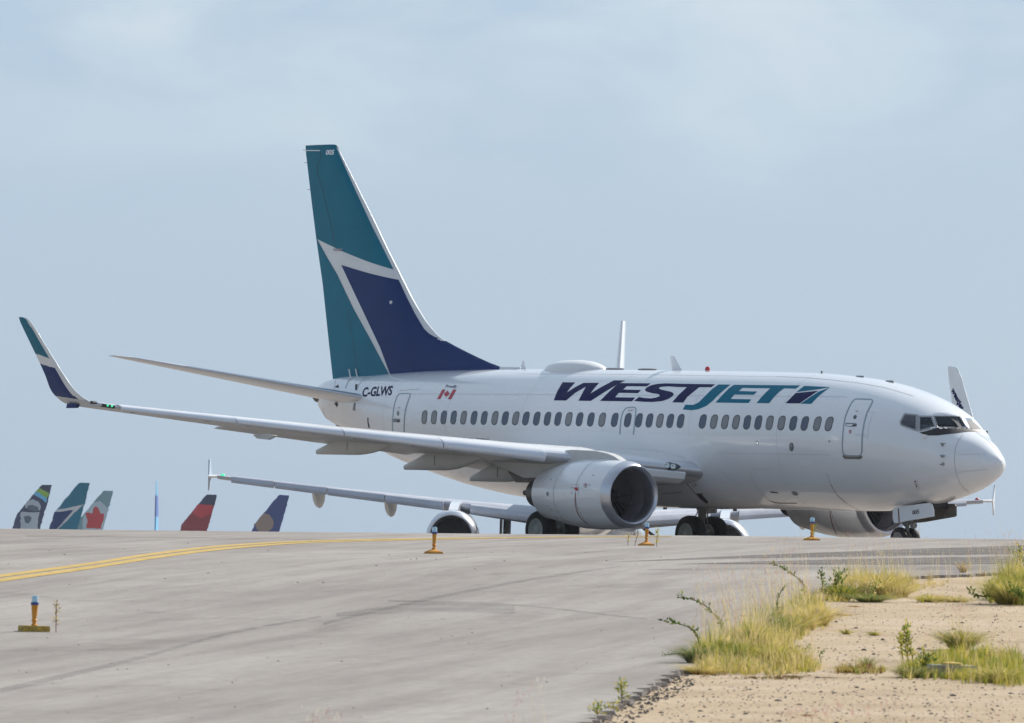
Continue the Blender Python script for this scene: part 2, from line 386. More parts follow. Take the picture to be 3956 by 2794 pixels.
# ------------------------------------------------------------------ airliner: surfaces
ST = [(0, 2.81, 2.81, 0), (.06, 2.966, 2.635, .168), (.2, 3.095, 2.459, .352), (.45, 3.275, 2.312, .526), (.8, 3.49, 2.161, .765), (1.3, 3.72, 1.984, 1.048), (1.46, 3.83, 1.94, 1.12),
 (1.74, 4.10, 1.86, 1.26), (1.95, 4.22, 1.81, 1.34), (2.5, 4.485, 1.682, 1.535), (3.2, 4.735, 1.569, 1.70), (4.0, 4.944, 1.46, 1.81), (5.0, 5.125, 1.403, 1.865), (6.2, 5.246, 1.385, 1.88),
 (8, 5.347, 1.383, 1.88), (14, 5.41, 1.383, 1.88), (19, 5.442, 1.385, 1.88), (20.5, 5.441, 1.48, 1.88), (22, 5.443, 1.60, 1.834), (24, 5.419, 1.864, 1.705), (26, 5.393, 2.238, 1.472),
 (28, 5.324, 2.68, 1.127), (29.5, 5.244, 3.189, .837), (30.8, 5.20, 3.558, .55), (31.7, 5.09, 3.838, .33), (32.18, 4.95, 4.2, .14)]
us = [sqrt(q[0]) for q in ST]
fT, fB, fW_ = (pchip(us, [q[k] for q in ST]) for k in (1, 2, 3))
def sect(s):
    u = sqrt(max(s, 0)); zt, zb, w = fT(u), fB(u), fW_(u); return zt, zb, w, zb+(zt-zb)*.53
def body_y(s, z):
    zt, zb, w, zc = sect(s); r = (z-zc)/((zt-zc) if z > zc else (zc-zb))
    return w*sqrt(max(0, 1-r*r))
def ss_fuse():
    o = [0.0]; s = 0.0
    while s < 32.18:
        s += .012 if s < .1 else .03 if s < 3.6 else .12 if s < 8 else .2
        o.append(min(s, 32.18))
    return o
# flat windshield planes, (point, normal) in s,y,z, mirrored
WPL = [((1.46, 0, 3.83), Vector((-.213, .117, .199)).normalized()), ((1.46, 0, 3.83), Vector((-.213, -.117, .199)).normalized())]
def fuselage_rings(ss, m=180, clip=True, T=lambda s, y, z: (s, y, z)):
    R = []
    for s in ss:
        zt, zb, w, zc = sect(s); r = []
        for k in range(m):
            a = 2*pi*k/m; y = w*cos(a); z = zc+((zt-zc) if sin(a) > 0 else (zc-zb))*sin(a); p = Vector((s, y, z))
            if clip and 1.2 < s < 2.7 and z > 3.80:
                ax_ = Vector((s+.9, 0, 3.0))
                for q, nn in WPL:
                    if nn.y*y < -1e-6: continue
                    dd_ = (p-Vector(q)).dot(nn)
                    if dd_ > 0:
                        dirv = p-ax_; t = dd_/dirv.dot(nn)
                        if 0 < t < .5: p = p-dirv*t
            r.append(V(*T(*p)))
        R.append(r)
    return R
PLANE = empty('airliner', 'large white twin-engine airliner with teal and navy tail, nearest aircraft, nose to the right', 'airplane')
mb = MB().loft(fuselage_rings(ss_fuse()), cap=False)
BVH = BVHTree.FromPolygons(mb.v, mb.f)
def pip(x, y, poly):
    c = False; j = len(poly)-1
    for i in range(len(poly)):
        xi, yi = poly[i]; xj, yj = poly[j]
        if (yi > y) != (yj > y) and x < (xj-xi)*(y-yi)/(yj-yi)+xi: c = not c
        j = i
    return c
def proj(p):
    d = Vector(p)-CAM; z = d.dot(FW); return PW/2+FPX*d.dot(RT)/z, PH/2-FPX*d.dot(UP)/z
def zm(x0, y0, k, pts): return [(x0+k*x, y0+k*y) for x, y in pts]
cw = lambda pts: zm(3400, 1350, .2466, pts)
W1R = cw([(845, 1047), (1248, 1050), (1345, 1216), (905, 1218)]); W1L = cw([(1308, 1062), (1430, 1077), (1524, 1232), (1402, 1220)])
W2 = cw([(612, 1050), (806, 1056), (862, 1212), (850, 1222), (618, 1276)]); W3 = cw([(385, 1012), (570, 1030), (568, 1272), (330, 1188), (316, 1140)])
W2H = cw([(604, 1042), (812, 1048), (870, 1216), (612, 1286)]); W1H = cw([(835, 1040), (1255, 1042), (1352, 1220), (896, 1224)])
keep = []
for f in mb.f:
    c = sum((mb.v[i] for i in f), Vector())/len(f)
    if -4 < c.x < -1 and c.z > 3.6 and c.y < .12:
        x, y = proj(c)
        if pip(x, y, W2H) or (pip(x, y, W1H)): continue
    keep.append(f)
FUSM = WHITE.copy(); FUSM.name = 'fuselage_skin'; t_ = FUSM.node_tree; o_ = [n for n in t_.nodes if n.type == 'OUTPUT_MATERIAL'][0]
dk_ = nd(t_, 'ShaderNodeBsdfDiffuse'); dk_.inputs[0].default_value = (.02, .02, .025, 1); gm_ = nd(t_, 'ShaderNodeNewGeometry'); ms_ = nd(t_, 'ShaderNodeMixShader')
t_.links.new(gm_.outputs['Backfacing'], ms_.inputs[0]); t_.links.new(t_.nodes['Principled BSDF'].outputs[0], ms_.inputs[1]); t_.links.new(dk_.outputs[0], ms_.inputs[2]); t_.links.new(ms_.outputs[0], o_.inputs[0])
fus = mesh('fuselage', mb.v, keep, FUSM, PLANE, angle=22)
bm = bmesh.new(); bm.from_mesh(fus.data); bmesh.ops.recalc_face_normals(bm, faces=bm.faces); bm.to_mesh(fus.data); bm.free()
def cast(px, py, bvh=BVH):
    d = ray(px, py).normalized(); h = bvh.ray_cast(CAM, d)
    if h[0] is None:
        t = 215
        h = bvh.find_nearest(CAM+d*t)
    n_ = h[1]
    if n_.dot(d) > 0: n_ = -n_
    return h[0], n_
def subpoly(polys, L=8, holes=False):
    """triangulate flat 2-D polygons and cut them small enough to follow a curved skin"""
    bm = bmesh.new()
    for poly in polys:
        vv = [bm.verts.new((x, y, 0)) for x, y in poly]
        for tri in tessellate_polygon([[Vector((x, y, 0)) for x, y in poly]]):
            try: bm.faces.new([vv[i] for i in tri])
            except ValueError: pass
    for _ in range(7):
        e = [e for e in bm.edges if e.calc_length() > L]
        if not e: break
        bmesh.ops.subdivide_edges(bm, edges=e, cuts=1); bmesh.ops.triangulate(bm, faces=[f for f in bm.faces if len(f.verts) > 3])
    bm.verts.index_update(); vs = [(v.co.x, v.co.y) for v in bm.verts]; fs = [[v.index for v in f.verts] for f in bm.faces]; bm.free(); return vs, fs
def onskin(vs, fs, name, m_, parent, off_, bvh=BVH):
    o = []
    for x, y in vs:
        p, n_ = cast(x, y, bvh); o.append(p+n_*off_)
    g = []
    for f in fs:
        a, b, c = o[f[0]], o[f[1]], o[f[2]]; g.append(list(f)[::-1] if (b-a).cross(c-a).dot(CAM-a) < 0 else list(f))
    return mesh(name, o, g, m_, parent)
def decal(name, polys, m_, parent=None, off_=.005, L=8, bvh=BVH):
    vs, fs = subpoly(polys, L); return onskin(vs, fs, name, m_, parent or PLANE, off_, bvh)
def strip(name, pts, w, m_, parent=None, off_=.005, closed=False, bvh=BVH, L=6):
    pts = [Vector((x, y, 0)) for x, y in pts]
    if closed: pts.append(pts[0])
    pts = resample(pts, L); n_ = len(pts); vs = []; fs = []
    for i, p in enumerate(pts):
        a = pts[(i-1) % (n_-1)] if closed else pts[max(0, i-1)]; b = pts[(i+1) % (n_-1)] if closed else pts[min(n_-1, i+1)]
        d = (b-a).normalized(); q = Vector((-d.y, d.x, 0))*w/2; vs += [(p+q)[:2], (p-q)[:2]]
    for i in range(n_-1): fs.append([2*i, 2*i+1, 2*i+3, 2*i+2])
    return onskin(vs, fs, name, m_, parent or PLANE, off_, bvh)
def text2d(txt, shear=0, bold=0):
    c = bpy.data.curves.new('t', 'FONT'); c.body = txt; c.shear = shear; c.offset = bold; c.resolution_u = 3
    o = bpy.data.objects.new('t', c); COL.objects.link(o); dg = bpy.context.evaluated_depsgraph_get(); me = o.evaluated_get(dg).to_mesh()
    vs = [(v.co.x, v.co.y) for v in me.vertices]; fs = [list(p.vertices) for p in me.polygons]; o.evaluated_get(dg).to_mesh_clear()
    bpy.data.objects.remove(o); bpy.data.curves.remove(c); return vs, fs
def text_px(txt, BL, BR, TL, shear=0, bold=0, L=6):
    """text fitted to a corner triangle on the photo's grid"""
    vs, fs = text2d(txt, shear, bold); x0 = min(v[0] for v in vs); x1 = max(v[0] for v in vs); y0 = min(v[1] for v in vs); y1 = max(v[1] for v in vs)
    q = []
    for x, y in vs:
        u = (x-x0)/(x1-x0); w = (y-y0)/(y1-y0); q.append((BL[0]+u*(BR[0]-BL[0])+w*(TL[0]-BL[0]), BL[1]+u*(BR[1]-BL[1])+w*(TL[1]-BL[1])))
    bm = bmesh.new(); vv = [bm.verts.new((x, y, 0)) for x, y in q]
    for f in fs:
        try: bm.faces.new([vv[i] for i in f])
        except ValueError: pass
    bmesh.ops.triangulate(bm, faces=bm.faces[:])
    for _ in range(4):
        e = [e for e in bm.edges if e.calc_length() > L]
        if not e: break
        bmesh.ops.subdivide_edges(bm, edges=e, cuts=1); bmesh.ops.triangulate(bm, faces=[f for f in bm.faces if len(f.verts) > 3])
    bm.verts.index_update(); q = [(v.co.x, v.co.y) for v in bm.verts]; fs = [[v.index for v in f.verts] for f in bm.faces]; bm.free(); return q, fs
# ---- titles
A1 = lambda p: zm(2120, 1450, .2439, p)
A2 = lambda p: zm(2640, 1450, .26132, p)
WE = A1([(80, 400), (275, 402), (420, 280), (592, 180), (530, 290), (472, 405), (667, 408), (850, 290), (1078, 150), (950, 270), (812, 408), (1320, 415), (1370, 355), (1052, 350), (1110, 280), (1415, 285), (1463, 235), (1180, 228), (1235, 175), (1555, 178), (1615, 130), (1125, 126), (1210, 84), (1035, 82), (830, 190), (660, 292), (725, 205), (797, 122), (550, 122), (420, 190), (288, 275), (345, 195), (418, 116), (220, 112), (130, 265)])
STt = A1([(1350, 408), (1430, 345), (1500, 360), (1620, 368), (1700, 355), (1755, 335), (1762, 318), (1735, 300), (1640, 285), (1550, 262), (1522, 235), (1545, 200), (1620, 160), (1720, 138), (1850, 130)])+A2([(0, 128), (470, 135), (415, 178), (235, 178), (60, 320), (0, 405)])+A1([(1955, 430), (2060, 310), (2190, 190), (2050, 188), (1900, 178), (1800, 182), (1750, 195), (1750, 215), (1790, 232), (1880, 250), (1950, 268), (1983, 295), (1960, 335), (1900, 375), (1800, 410), (1650, 425), (1500, 422)])
JJ = A2([(520, 138), (698, 140), (600, 220), (500, 310), (430, 385), (340, 455), (220, 505), (120, 517), (-8, 508), (30, 437), (150, 440), (230, 400), (320, 310), (420, 210)])
ET = A2([(475, 405), (590, 280), (680, 190), (750, 143), (1725, 152), (1665, 198), (1490, 195), (1420, 245), (1340, 325), (1270, 415), (1083, 413), (1150, 330), (1230, 245), (1287, 195), (875, 188), (820, 235), (1095, 242), (1040, 290), (755, 287), (700, 352), (1005, 357), (965, 412)])
decal('title_lettering', [WE], NAVYT); decal('title_lettering', [STt], NAVYT); decal('title_lettering', [JJ], TEALT); decal('title_lettering', [ET], TEALT)
decal('title_emblem', [A2([(1790, 158), (2170, 177), (2000, 208), (1672, 250), (1720, 210)])], TEALT)
decal('title_emblem', [A2([(1660, 265), (1995, 230), (1860, 320), (1720, 418), (1512, 415), (1590, 335)])], NAVYT)
decal('title_emblem', [A2([(2165, 185), (2100, 230), (2000, 310), (1890, 425), (1730, 422), (1870, 330), (2010, 240)])], TEALT)
B3 = lambda p: zm(1220, 1440, .2613, p)
def text_on(name, txt, tri, m_, shear=0, bold=0, off_=.005, bvh=BVH, parent=None):
    q, f = text_px(txt, *tri, shear, bold); return onskin(q, f, name, m_, parent or PLANE, off_, bvh)
text_on('registration_lettering', 'C-GLWS', B3([(684, 362), (1128, 336), (700, 218)]), NAVYT, .15, .032)
text_on('flag_lettering', 'Proudly', B3([(1908, 232), (2078, 240), (1925, 178)]), NAVYT, .25, .01)
decal('flag_marking', [B3([(1793, 392), (1840, 392), (1918, 252), (1872, 248)])], RED); decal('flag_marking', [B3([(1952, 394), (2004, 394), (2082, 250), (2030, 250)])], RED)
leaf = [(0, 1), (.18, .62), (.38, .72), (.3, .3), (.55, .5), (.62, .35), (.95, .38), (.82, .1), (.95, 0), (.45, -.42), (.5, -.58), (.06, -.5), (.05, -.95), (-.05, -.95), (-.06, -.5), (-.5, -.58), (-.45, -.42), (-.95, 0), (-.82, .1), (-.95, .38), (-.62, .35), (-.55, .5), (-.3, .3), (-.38, .72), (-.18, .62)]
decal('flag_marking', [B3([(1936+x*44+y*14, 318-y*60) for x, y in leaf])], RED)
text_on('type_lettering', '737-700', [(1752, 1712), (1888, 1714), (1760, 1691)], mat('grey_lettering', (.40, .42, .45), .4), .3, .05)
# ---- cabin windows
FR = [3202.5, 3157.3, 3108.9, 3064.2, 3019, 2973.3, 2929.2, 2886.2, 2843.2, 2800.7, 2757.7, 2714.7, 2629.2, 2589, 2549.2, 2508.9, 2468.1, 2425.1, 2374.5, 2326, 2282.5, 2238.9, 2197, 2155.6, 2114.8, 2073.4, 2031.5, 1992.2, 1951.6, 1911.8, 1870.2, 1830.9, 1790.7, 1752.3, 1713.9, 1676.5, 1639.5]
CO = 'ggbbggbbgggb'+'bbgbb'+'b'+'bgbbgbbb'+'bgbgbbgbbggg'
yr = pchip([1639, 2073, 2629, 3202], [1612, 1617.5, 1627, 1638])
def rrect(w, h, r=.42, n=5):
    o = []; r = r*w
    for cx_, cy_, a0 in ((w/2-r, h/2-r, 0), (-w/2+r, h/2-r, pi/2), (-w/2+r, -h/2+r, pi), (w/2-r, -h/2+r, 1.5*pi)):
        for k in range(n+1): a = a0+pi/2*k/n; o.append((cx_+r*cos(a), cy_+r*sin(a)))
    return o
def skin_sz(s, z, off_):
    y = body_y(s, z); y2 = body_y(s, z+.02); t = Vector((0, y2-y, .02)).normalized(); n_ = Vector((0, t.z, -t.y))
    return V(s, y+n_.y*off_, z+n_.z*off_)
def window(s, z, pane):
    n_ = 24
    rings = [rrect(.315, .425), rrect(.30, .41), rrect(.255, .365), rrect(.25, .36)]; offs = [.001, .010, .010, .004]
    vs = []; 
    for r, o in zip(rings, offs): vs += [skin_sz(s+x, z+y, o) for x, y in r]
    fs = [[i*n_+j, (i+1)*n_+j, (i+1)*n_+(j+1) % n_, i*n_+(j+1) % n_] for i in range(3) for j in range(n_)]
    w_ = mesh('cabin_window', vs, fs, WFRAME, PLANE)
    c = skin_sz(s, z, .006); vv = [c]+[skin_sz(s+x, z+y, .006) for x, y in rings[3]]
    mesh('window_pane', vv, [[0, 1+j, 1+(j+1) % n_] for j in range(n_)], pane, w_)
SW = []
for px, c in zip(FR, CO):
    p, _ = cast(px, yr(px)); SW.append((-p.x, p.z))
zmean = lin([SW[-1][0]*0+q[0] for q in SW], [q[1] for q in SW])
for (s_, z_), c in zip(SW, CO): window(s_, z_, PANEB if c == 'b' else PANEG)
# ---- doors
def door(name, outline, seal, w, inner=True):
    d = decal(name, [outline], WHITE, PLANE, .004, 8); strip('door_seal', outline, w, seal, d, .008, True); return d
Z4 = lambda p: zm(3200, 1500, .19726, p)
D1 = Z4([(560, 215), (700, 218), (830, 222), (865, 238), (866, 268), (830, 340), (760, 480), (710, 650), (678, 830), (662, 1000), (657, 1260), (630, 1310), (590, 1325), (350, 1320), (292, 1275), (276, 1150), (284, 950), (302, 750), (335, 560), (400, 400), (455, 290), (510, 228)])
d1 = door('service_door', D1, SEAL, 4.6)
tag(d1, 'forward service door outlined in grey')
decal('scuff_plate', [Z4([(275, 1325), (300, 1308), (350, 1336), (600, 1340), (650, 1315), (676, 1345), (630, 1392), (320, 1385)])], SCUFF, d1, .009)
decal('door_window', [Z4([(525+34*cos(a*pi/8)+8*sin(a*pi/8), 567-42*sin(a*pi/8)) for a in range(16)])], mat('greenish_door_glass', (.10, .13, .13), .2), d1, .008)
h_ = decal('door_handle', [Z4([(335, 690), (360, 678), (540, 685), (562, 700), (560, 745), (480, 760), (345, 745), (328, 715)])], SEAM, d1, .008)
decal('handle_grip', [Z4([(345, 712), (465, 705), (490, 722), (455, 745), (350, 735)])], WHITE, h_, .016)
decal('handle_recess', [Z4([(495, 720), (555, 715), (552, 740), (480, 746)])], DARK, h_, .014)
PINK = mat('faded_red_stencil', (.50, .25, .28), .5)
decal('door_stencil', [Z4([(525, 445), (600, 445), (560, 470)])], PINK, d1, .008)
decal('door_stencil', [Z4([(405, 822), (458, 818), (450, 888), (412, 885)])], PINK, d1, .008)
for pp in ([(545, 905), (770, 915), (770, 948), (650, 940), (548, 928)],): strip('hinge_line', Z4(pp), 1.0, SOFTSEAM, d1, .010, True)
strip('hinge_line', Z4([(780, 455), (925, 488)]), 1, SOFTSEAM, d1, .006); strip('hinge_line', Z4([(860, 530), (800, 720), (770, 1010)]), 1, SOFTSEAM, d1, .006)
D2 = B3([(1240, 312), (1320, 308), (1400, 312), (1392, 350), (1350, 470), (1325, 560), (1308, 700), (1306, 875), (1310, 1000), (1150, 1000), (1136, 830), (1136, 700), (1150, 560), (1170, 450), (1205, 350)])
d2 = door('service_door', D2, SEAL, 3.6); tag(d2, 'rear service door partly hidden by the wing')
decal('door_window', [B3([(1219+20*cos(a*pi/8), 602-38*sin(a*pi/8)) for a in range(16)])], PANEG, d2, .008)
h2 = decal('door_handle', [B3([(1140, 690), (1180, 676), (1245, 682), (1250, 720), (1235, 736), (1150, 732)])], SEAM, d2, .008); decal('handle_recess', [B3([(1205, 705), (1245, 705), (1242, 728), (1205, 726)])], DARK, h2, .014)
decal('door_stencil', [B3([(1218, 512), (1255, 514), (1236, 530)])], PINK, d2, .008)
E4 = lambda p: zm(2000, 1300, .5241, p)
X1 = E4([(815, 524), (865, 524), (873, 540), (866, 600), (856, 700), (850, 750), (838, 771), (775, 772), (756, 755), (754, 690), (762, 610), (775, 560), (795, 532)])
x1 = strip('overwing_exit', X1, 4.2, SEAL, PLANE, .006, True)
text_on('exit_stencil', 'EXIT', E4([(815, 553), (858, 553), (815, 540)]), DRED, 0, 0, .006, parent=x1)
# ---- skin details
strip('panel_seam', zm(3000, 1300, .5241, [(0, 296), (200, 303), (400, 320), (600, 343), (800, 378), (1010, 440)]), 1.0, SEAM)
strip('panel_seam', zm(2000, 1300, .5241, [(0, 276), (500, 277), (1000, 282), (1500, 290), (1900, 296)]), .8, SOFTSEAM)
Q = lambda p: zm(3000, 1300, .5241, p)
strip('radome_seam', Q([(1375, 722), (1340, 770), (1320, 820), (1311, 890), (1314, 950), (1325, 1015), (1350, 1075), (1385, 1125), (1420, 1150)]), 1.3, SEAM)
strip('radome_strip', Q([(1470, 705), (1530, 745), (1580, 790), (1615, 825)]), 1.2, SEAM); strip('radome_strip', Q([(1335, 872), (1430, 868), (1540, 868)]), 1.0, SOFTSEAM); strip('radome_strip', Q([(1330, 1002), (1430, 992), (1550, 980)]), 1.0, SOFTSEAM)
strip('red_marking_line', Q([(402, 1092), (420, 1130), (455, 1178), (510, 1225)]), 2.0, DRED); strip('panel_seam', Q([(510, 1225), (560, 1258), (610, 1282)]), 1.0, SEAM); strip('panel_seam', Q([(368, 1005), (385, 1045), (400, 1090)]), 3, SOFTSEAM)
strip('hatch_outline', Q([(1015, 1058), (1035, 1058), (1050, 1110), (1052, 1122), (1035, 1122), (1020, 1090)]), 1.0, SEAM, closed=True)
for x, y in ((1023, 1070), (1029, 1090), (1034, 1105)): decal('drain_hole', [Q([(x+5*cos(a), y+7*sin(a)) for a in (0, 1, 2, 3, 4, 5)])], DARK)
def oval(f, x, y, rx, ry, n_=14, lean=0): return f([(x+rx*cos(2*pi*k/n_)+lean*sin(2*pi*k/n_), y-ry*sin(2*pi*k/n_)) for k in range(n_)])
F6 = lambda p: zm(2480, 1700, .26132, p)
decal('inspection_window', [oval(F6, 2212, 103, 33, 66)], DARK); decal('inspection_glass', [oval(F6, 2212, 103, 27, 58)], PANEG, None, .008)
decal('wing_light_ring', [oval(F6, 1706, 45, 20, 30)], SEAM); decal('wing_light_glass', [oval(F6, 1708, 45, 13, 20)], LAMPG, None, .008)
decal('service_port', [oval(F6, 2262, 790, 46, 32, lean=-18)], SEAM)
strip('cargo_door_seam', F6([(1925, 430), (1640, 430), (1615, 450), (1612, 500), (1650, 610), (1700, 700), (1780, 800), (1880, 890), (1950, 930)]), 1.2, SOFTSEAM)
strip('cargo_door_seam', F6([(1900, 900), (1960, 925), (2050, 935), (2290, 935)]), 3.2, SCUFF)
decal('cargo_handle', [F6([(1895, 760), (1945, 765), (2018, 775), (2015, 786), (1940, 782), (1898, 776)])], DARK)
for x, y in ((708, 738), (1766, 786)): decal('static_port', [oval(E4, x, y, 7, 7)], SEAM)
decal('static_port', [oval(Q, 389, 773, 7, 7)], SEAM)
strip('panel_seam', zm(1100, 1350, .4623, [(960, 345), (1130, 332)]), 1, SEAM)
decal('outflow_slot', [B3([(762, 665), (782, 668), (778, 720), (802, 815), (780, 818), (765, 740)])], DARK)
strip('tail_seam', B3([(295, 100), (280, 200), (275, 300)]), 1, SEAM); strip('tail_seam', B3([(760, 70), (700, 110), (640, 175), (610, 260)]), 1.2, SEAM); strip('tail_seam', B3([(560, 70), (480, 130), (440, 230)]), 2.2, SEAM)
decal('stabilizer_slot', [B3([(585, 172), (622, 172), (605, 262), (582, 255)])], DARK); decal('stabilizer_slot', [B3([(565, 445), (592, 445), (582, 570), (548, 548)])], SEAM); decal('stabilizer_slot', [B3([(285, 205), (335, 178), (345, 225), (300, 222)])], DARK)
decal('stabilizer_slot', [B3([(275, 455), (310, 430), (335, 470), (312, 512)])], DARK)
strip('tail_seam', B3([(100, 520), (130, 640), (180, 700)]), 1, SOFTSEAM)
for s_ in (7.6, 11.6, 15.6, 19.6, 23.4, 27.2):
    zt, zb, w_b, zc = sect(s_); vs = []; fs = []
    for k in range(61):
        a = radians(80-160*k/60)
        for ds_ in (-.004, .004):
            zt, zb, w_b, zc = sect(s_+ds_); vs.append(V(s_+ds_, (w_b+.004)*cos(a), zc+((zt-zc) if a > 0 else (zc-zb))*sin(a)+.004*sin(a)))
    for k in range(60): fs.append([2*k, 2*k+1, 2*k+3, 2*k+2])
    mesh('skin_joint', vs, fs, SOFTSEAM, PLANE)
for za in (4.62, 2.95):
    vs = []; fs = []
    for k in range(81):
        s_ = 5.2+21*k/80
        for dz in (-.005, .005): p_ = skin_sz(s_, za+dz, .004); vs.append(p_)
    for k in range(80): fs.append([2*k, 2*k+1, 2*k+3, 2*k+2])
    mesh('skin_joint', vs, fs, SOFTSEAM, PLANE)
# ---- cockpit glazing
def pane(name, poly, m_, frame=True, fm=CFRAME, fw=5, off_=.006):
    o = strip(name+'_frame' if False else 'cockpit_window', poly, fw, fm, PLANE, off_, True); p_ = decal('window_glass', [poly], m_, o, off_-.003, 8); return o
DK = mat('dark_cockpit_glass', (.016, .02, .035), .06, coat=1)
SKYGL = mat('sky_painted_glass', (.16, .30, .42), .08, coat=1)  # pale blue base colour paints in the sky's reflection
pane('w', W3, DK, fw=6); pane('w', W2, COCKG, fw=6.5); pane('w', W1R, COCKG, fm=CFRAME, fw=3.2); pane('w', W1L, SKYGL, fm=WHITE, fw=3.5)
strip('window_post', cw([(590, 1020), (590, 1290)]), 5, CFRAME, PLANE, .009)
decal('antiglare_panel', [cw([(612, 1306), (700, 1285), (893, 1232), (1130, 1236), (1400, 1238), (1545, 1255), (1600, 1280), (1650, 1312), (1500, 1291), (1380, 1291), (1180, 1317), (900, 1350), (770, 1352), (680, 1330)])], BLACKM, None, .0045, 6)
strip('windshield_sill', cw([(895, 1229), (1100, 1232), (1370, 1232)]), 2.6, CFRAME, PLANE, .016)
for pp in ([(1000, 1215), (1040, 1185), (905, 1180)], [(1170, 1232), (1215, 1222), (1190, 1200), (1060, 1185)], [(1545, 1240), (1500, 1215), (1465, 1218)]):
    w_ = MB(); w_.tube([cast(*q)[0]+cast(*q)[1]*.03 for q in cw(pp)], .012, 6); w_.build('windshield_wiper', BLACKM, PLANE)
# lining of the cockpit far side and a dash, seen through the glass
mbx = MB(); R_ = []
for i in range(15):
    s_ = 1.35+i*.16; zt, zb, w, zc = sect(s_); R_.append([V(s_, (w*.94)*cos(a), zc+((zt-zc)*.94 if sin(a) > 0 else (zc-zb)*.5)*sin(a)) for a in [pi*.42+pi*1.1*k/24 for k in range(25)]])
mbx.loft(R_, cap=False, closed=False)
mbx.add([V(3.5, 1.5*cos(a*pi/12), 3.3+1.35*sin(a*pi/12)) for a in range(24)], [list(range(24))]); mbx.box(V(1.95, 0, 3.62), (.22, 1.0, .14)); mbx.add([V(*q) for q in ((1.8, -.04, 3.2), (3.4, -.04, 3.2), (3.4, -.04, 4.6), (2.35, -.04, 4.33), (1.85, -.04, 4.0))], [[0, 1, 2, 3, 4]])  # last piece: added dark centre plate, hides the bright back of the far pane
mbx.build('cockpit_lining', mat('cockpit_interior', (.045, .05, .065), .7), PLANE)
# ---- probes
for (x, y) in ((1222, 800), (1222, 883)):
    p, n_ = cast(*zm(3000, 1300, .5241, [(x, y)])[0]); t = MB(); t.tube([p, p+n_*.09], [.03, .02], 8); t.tube([p+n_*.09+Vector((-.03, 0, 0)), p+n_*.09+Vector((.17, 0, 0))], [.02, .012], 8); t.build('pitot_probe', GEARM, PLANE)
    decal('probe_plate', [oval(Q, x+3, y, 12, 14)], SOFTSEAM)
p, n_ = cast(*zm(3000, 1300, .5241, [(1228, 941)])[0]); decal('sensor_plate', [oval(Q, 1228, 941, 13, 15)], HUB); t = MB(); t.tube([p, p+n_*.07+Vector((-.12, 0, -.01))], [.02, .008], 6); t.build('angle_sensor', GEARM, PLANE)
p, n_ = cast(*zm(3000, 1300, .5241, [(1090, 740)])[0]); t = MB(); t.box(p+n_*.03, (.06, .03, .05)); t.build('temperature_probe', WHITE, PLANE)
# ---- roof: dome, aerials, beacon, vents
def dome():
    t = MB(); n_ = 28; L_, Wd = 2.75, .62; c0 = 19.32; R = []
    for i in range(n_+1):
        u = i/n_; s_ = c0-L_/2+L_*u; h = .31*(1-abs(2*u-1)**2.6)**.75; wv = Wd*(1-abs(2*u-1)**2.4)**.6
        R.append([V(s_, wv*cos(a), 5.36+(h+.05)*max(0, sin(a))-(.25 if sin(a) < 0 else 0)*0-.12*(1 if sin(a) < -.01 else 0)) for a in [2*pi*k/24 for k in range(24)]])
    t.loft(R); return t.build('satellite_dome', WWING, PLANE)
dome()
def fin_aerial(name, s0, s1, h, lean, m_=WHITE, th=.03):
    t = MB(); zt = sect((s0+s1)/2)[0]-.03; R = []
    for k in range(6):
        u = k/5; c = (s1-s0)*(1-.62*u); sl = s0+lean*u; R.append([V(sl+c*x, y*th*(1-.5*u), zt+h*u) for x, y in ((0, 0), (.25, 1), (.6, .8), (1, 0), (.6, -.8), (.25, -1))])
    t.loft(R); return t.build(name, m_, PLANE)
fin_aerial('blade_aerial', 14.25, 14.75, .46, .42); fin_aerial('blade_aerial', 21.75, 22.05, .28, .10)
t = MB(); zt = 5.40; t.loft([[V(22.5+x*.45, y*.2, zt+z) for x, y in ((-1, 0), (-.8, .8), (.8, .8), (1, 0), (.8, -.8), (-.8, -.8))] for z in (0, .10)]); t.build('roof_aerial', WHITE, PLANE)
for s_ in (17.45, 15.9): t = MB(); t.loft([[V(s_+.42*cos(a)*k, .16*sin(a)*k, sect(s_)[0]+z) for a in [2*pi*j/14 for j in range(14)]] for k, z in ((1, -.02), (1, .03), (.7, .05))]); t.build('roof_aerial', SEAM, PLANE)
t = MB(); t.lathe([(0, .075), (.08, .075), (.13, .05), (.15, 0.001)], V(13.1, 0, 5.39), (0, 0, 1), 12); bc = t.build('red_beacon', BEACON, PLANE); t = MB(); t.lathe([(0, .10), (.03, .09)], V(13.1, 0, 5.38), (0, 0, 1), 12, cap=True); t.build('beacon_base', WHITE, bc)
for s_ in (6.2, 4.9): t = MB(); t.loft([[V(s_+.2*cos(a)*k, .08*sin(a)*k, sect(s_)[0]+z) for a in [2*pi*j/10 for j in range(10)]] for k, z in ((1, -.02), (.8, .03))]); t.build('roof_aerial', SEAM, PLANE)
t = MB(); t.tube([V(7.9, 0, 5.33), V(7.9, 0, 5.41)], .03, 6); t.build('drain_mast', GEARM, PLANE)
# ---- tail cone outlet
t = MB(); t.tube([V(32.0, 0, 4.58), V(32.32, 0, 4.60)], [.26, .22], 18); t.build('tail_outlet', HOT, PLANE)
t = MB(); t.loft([[V(30.9+.5*u, .03*sgn, z) for sgn, z in ((1, zb_), (1, zb_-.22*(1-u)), (-1, zb_-.22*(1-u)), (-1, zb_))] for u, zb_ in ((0, 3.62), (1, 3.75))]); t.build('tail_skid', DARK, PLANE)
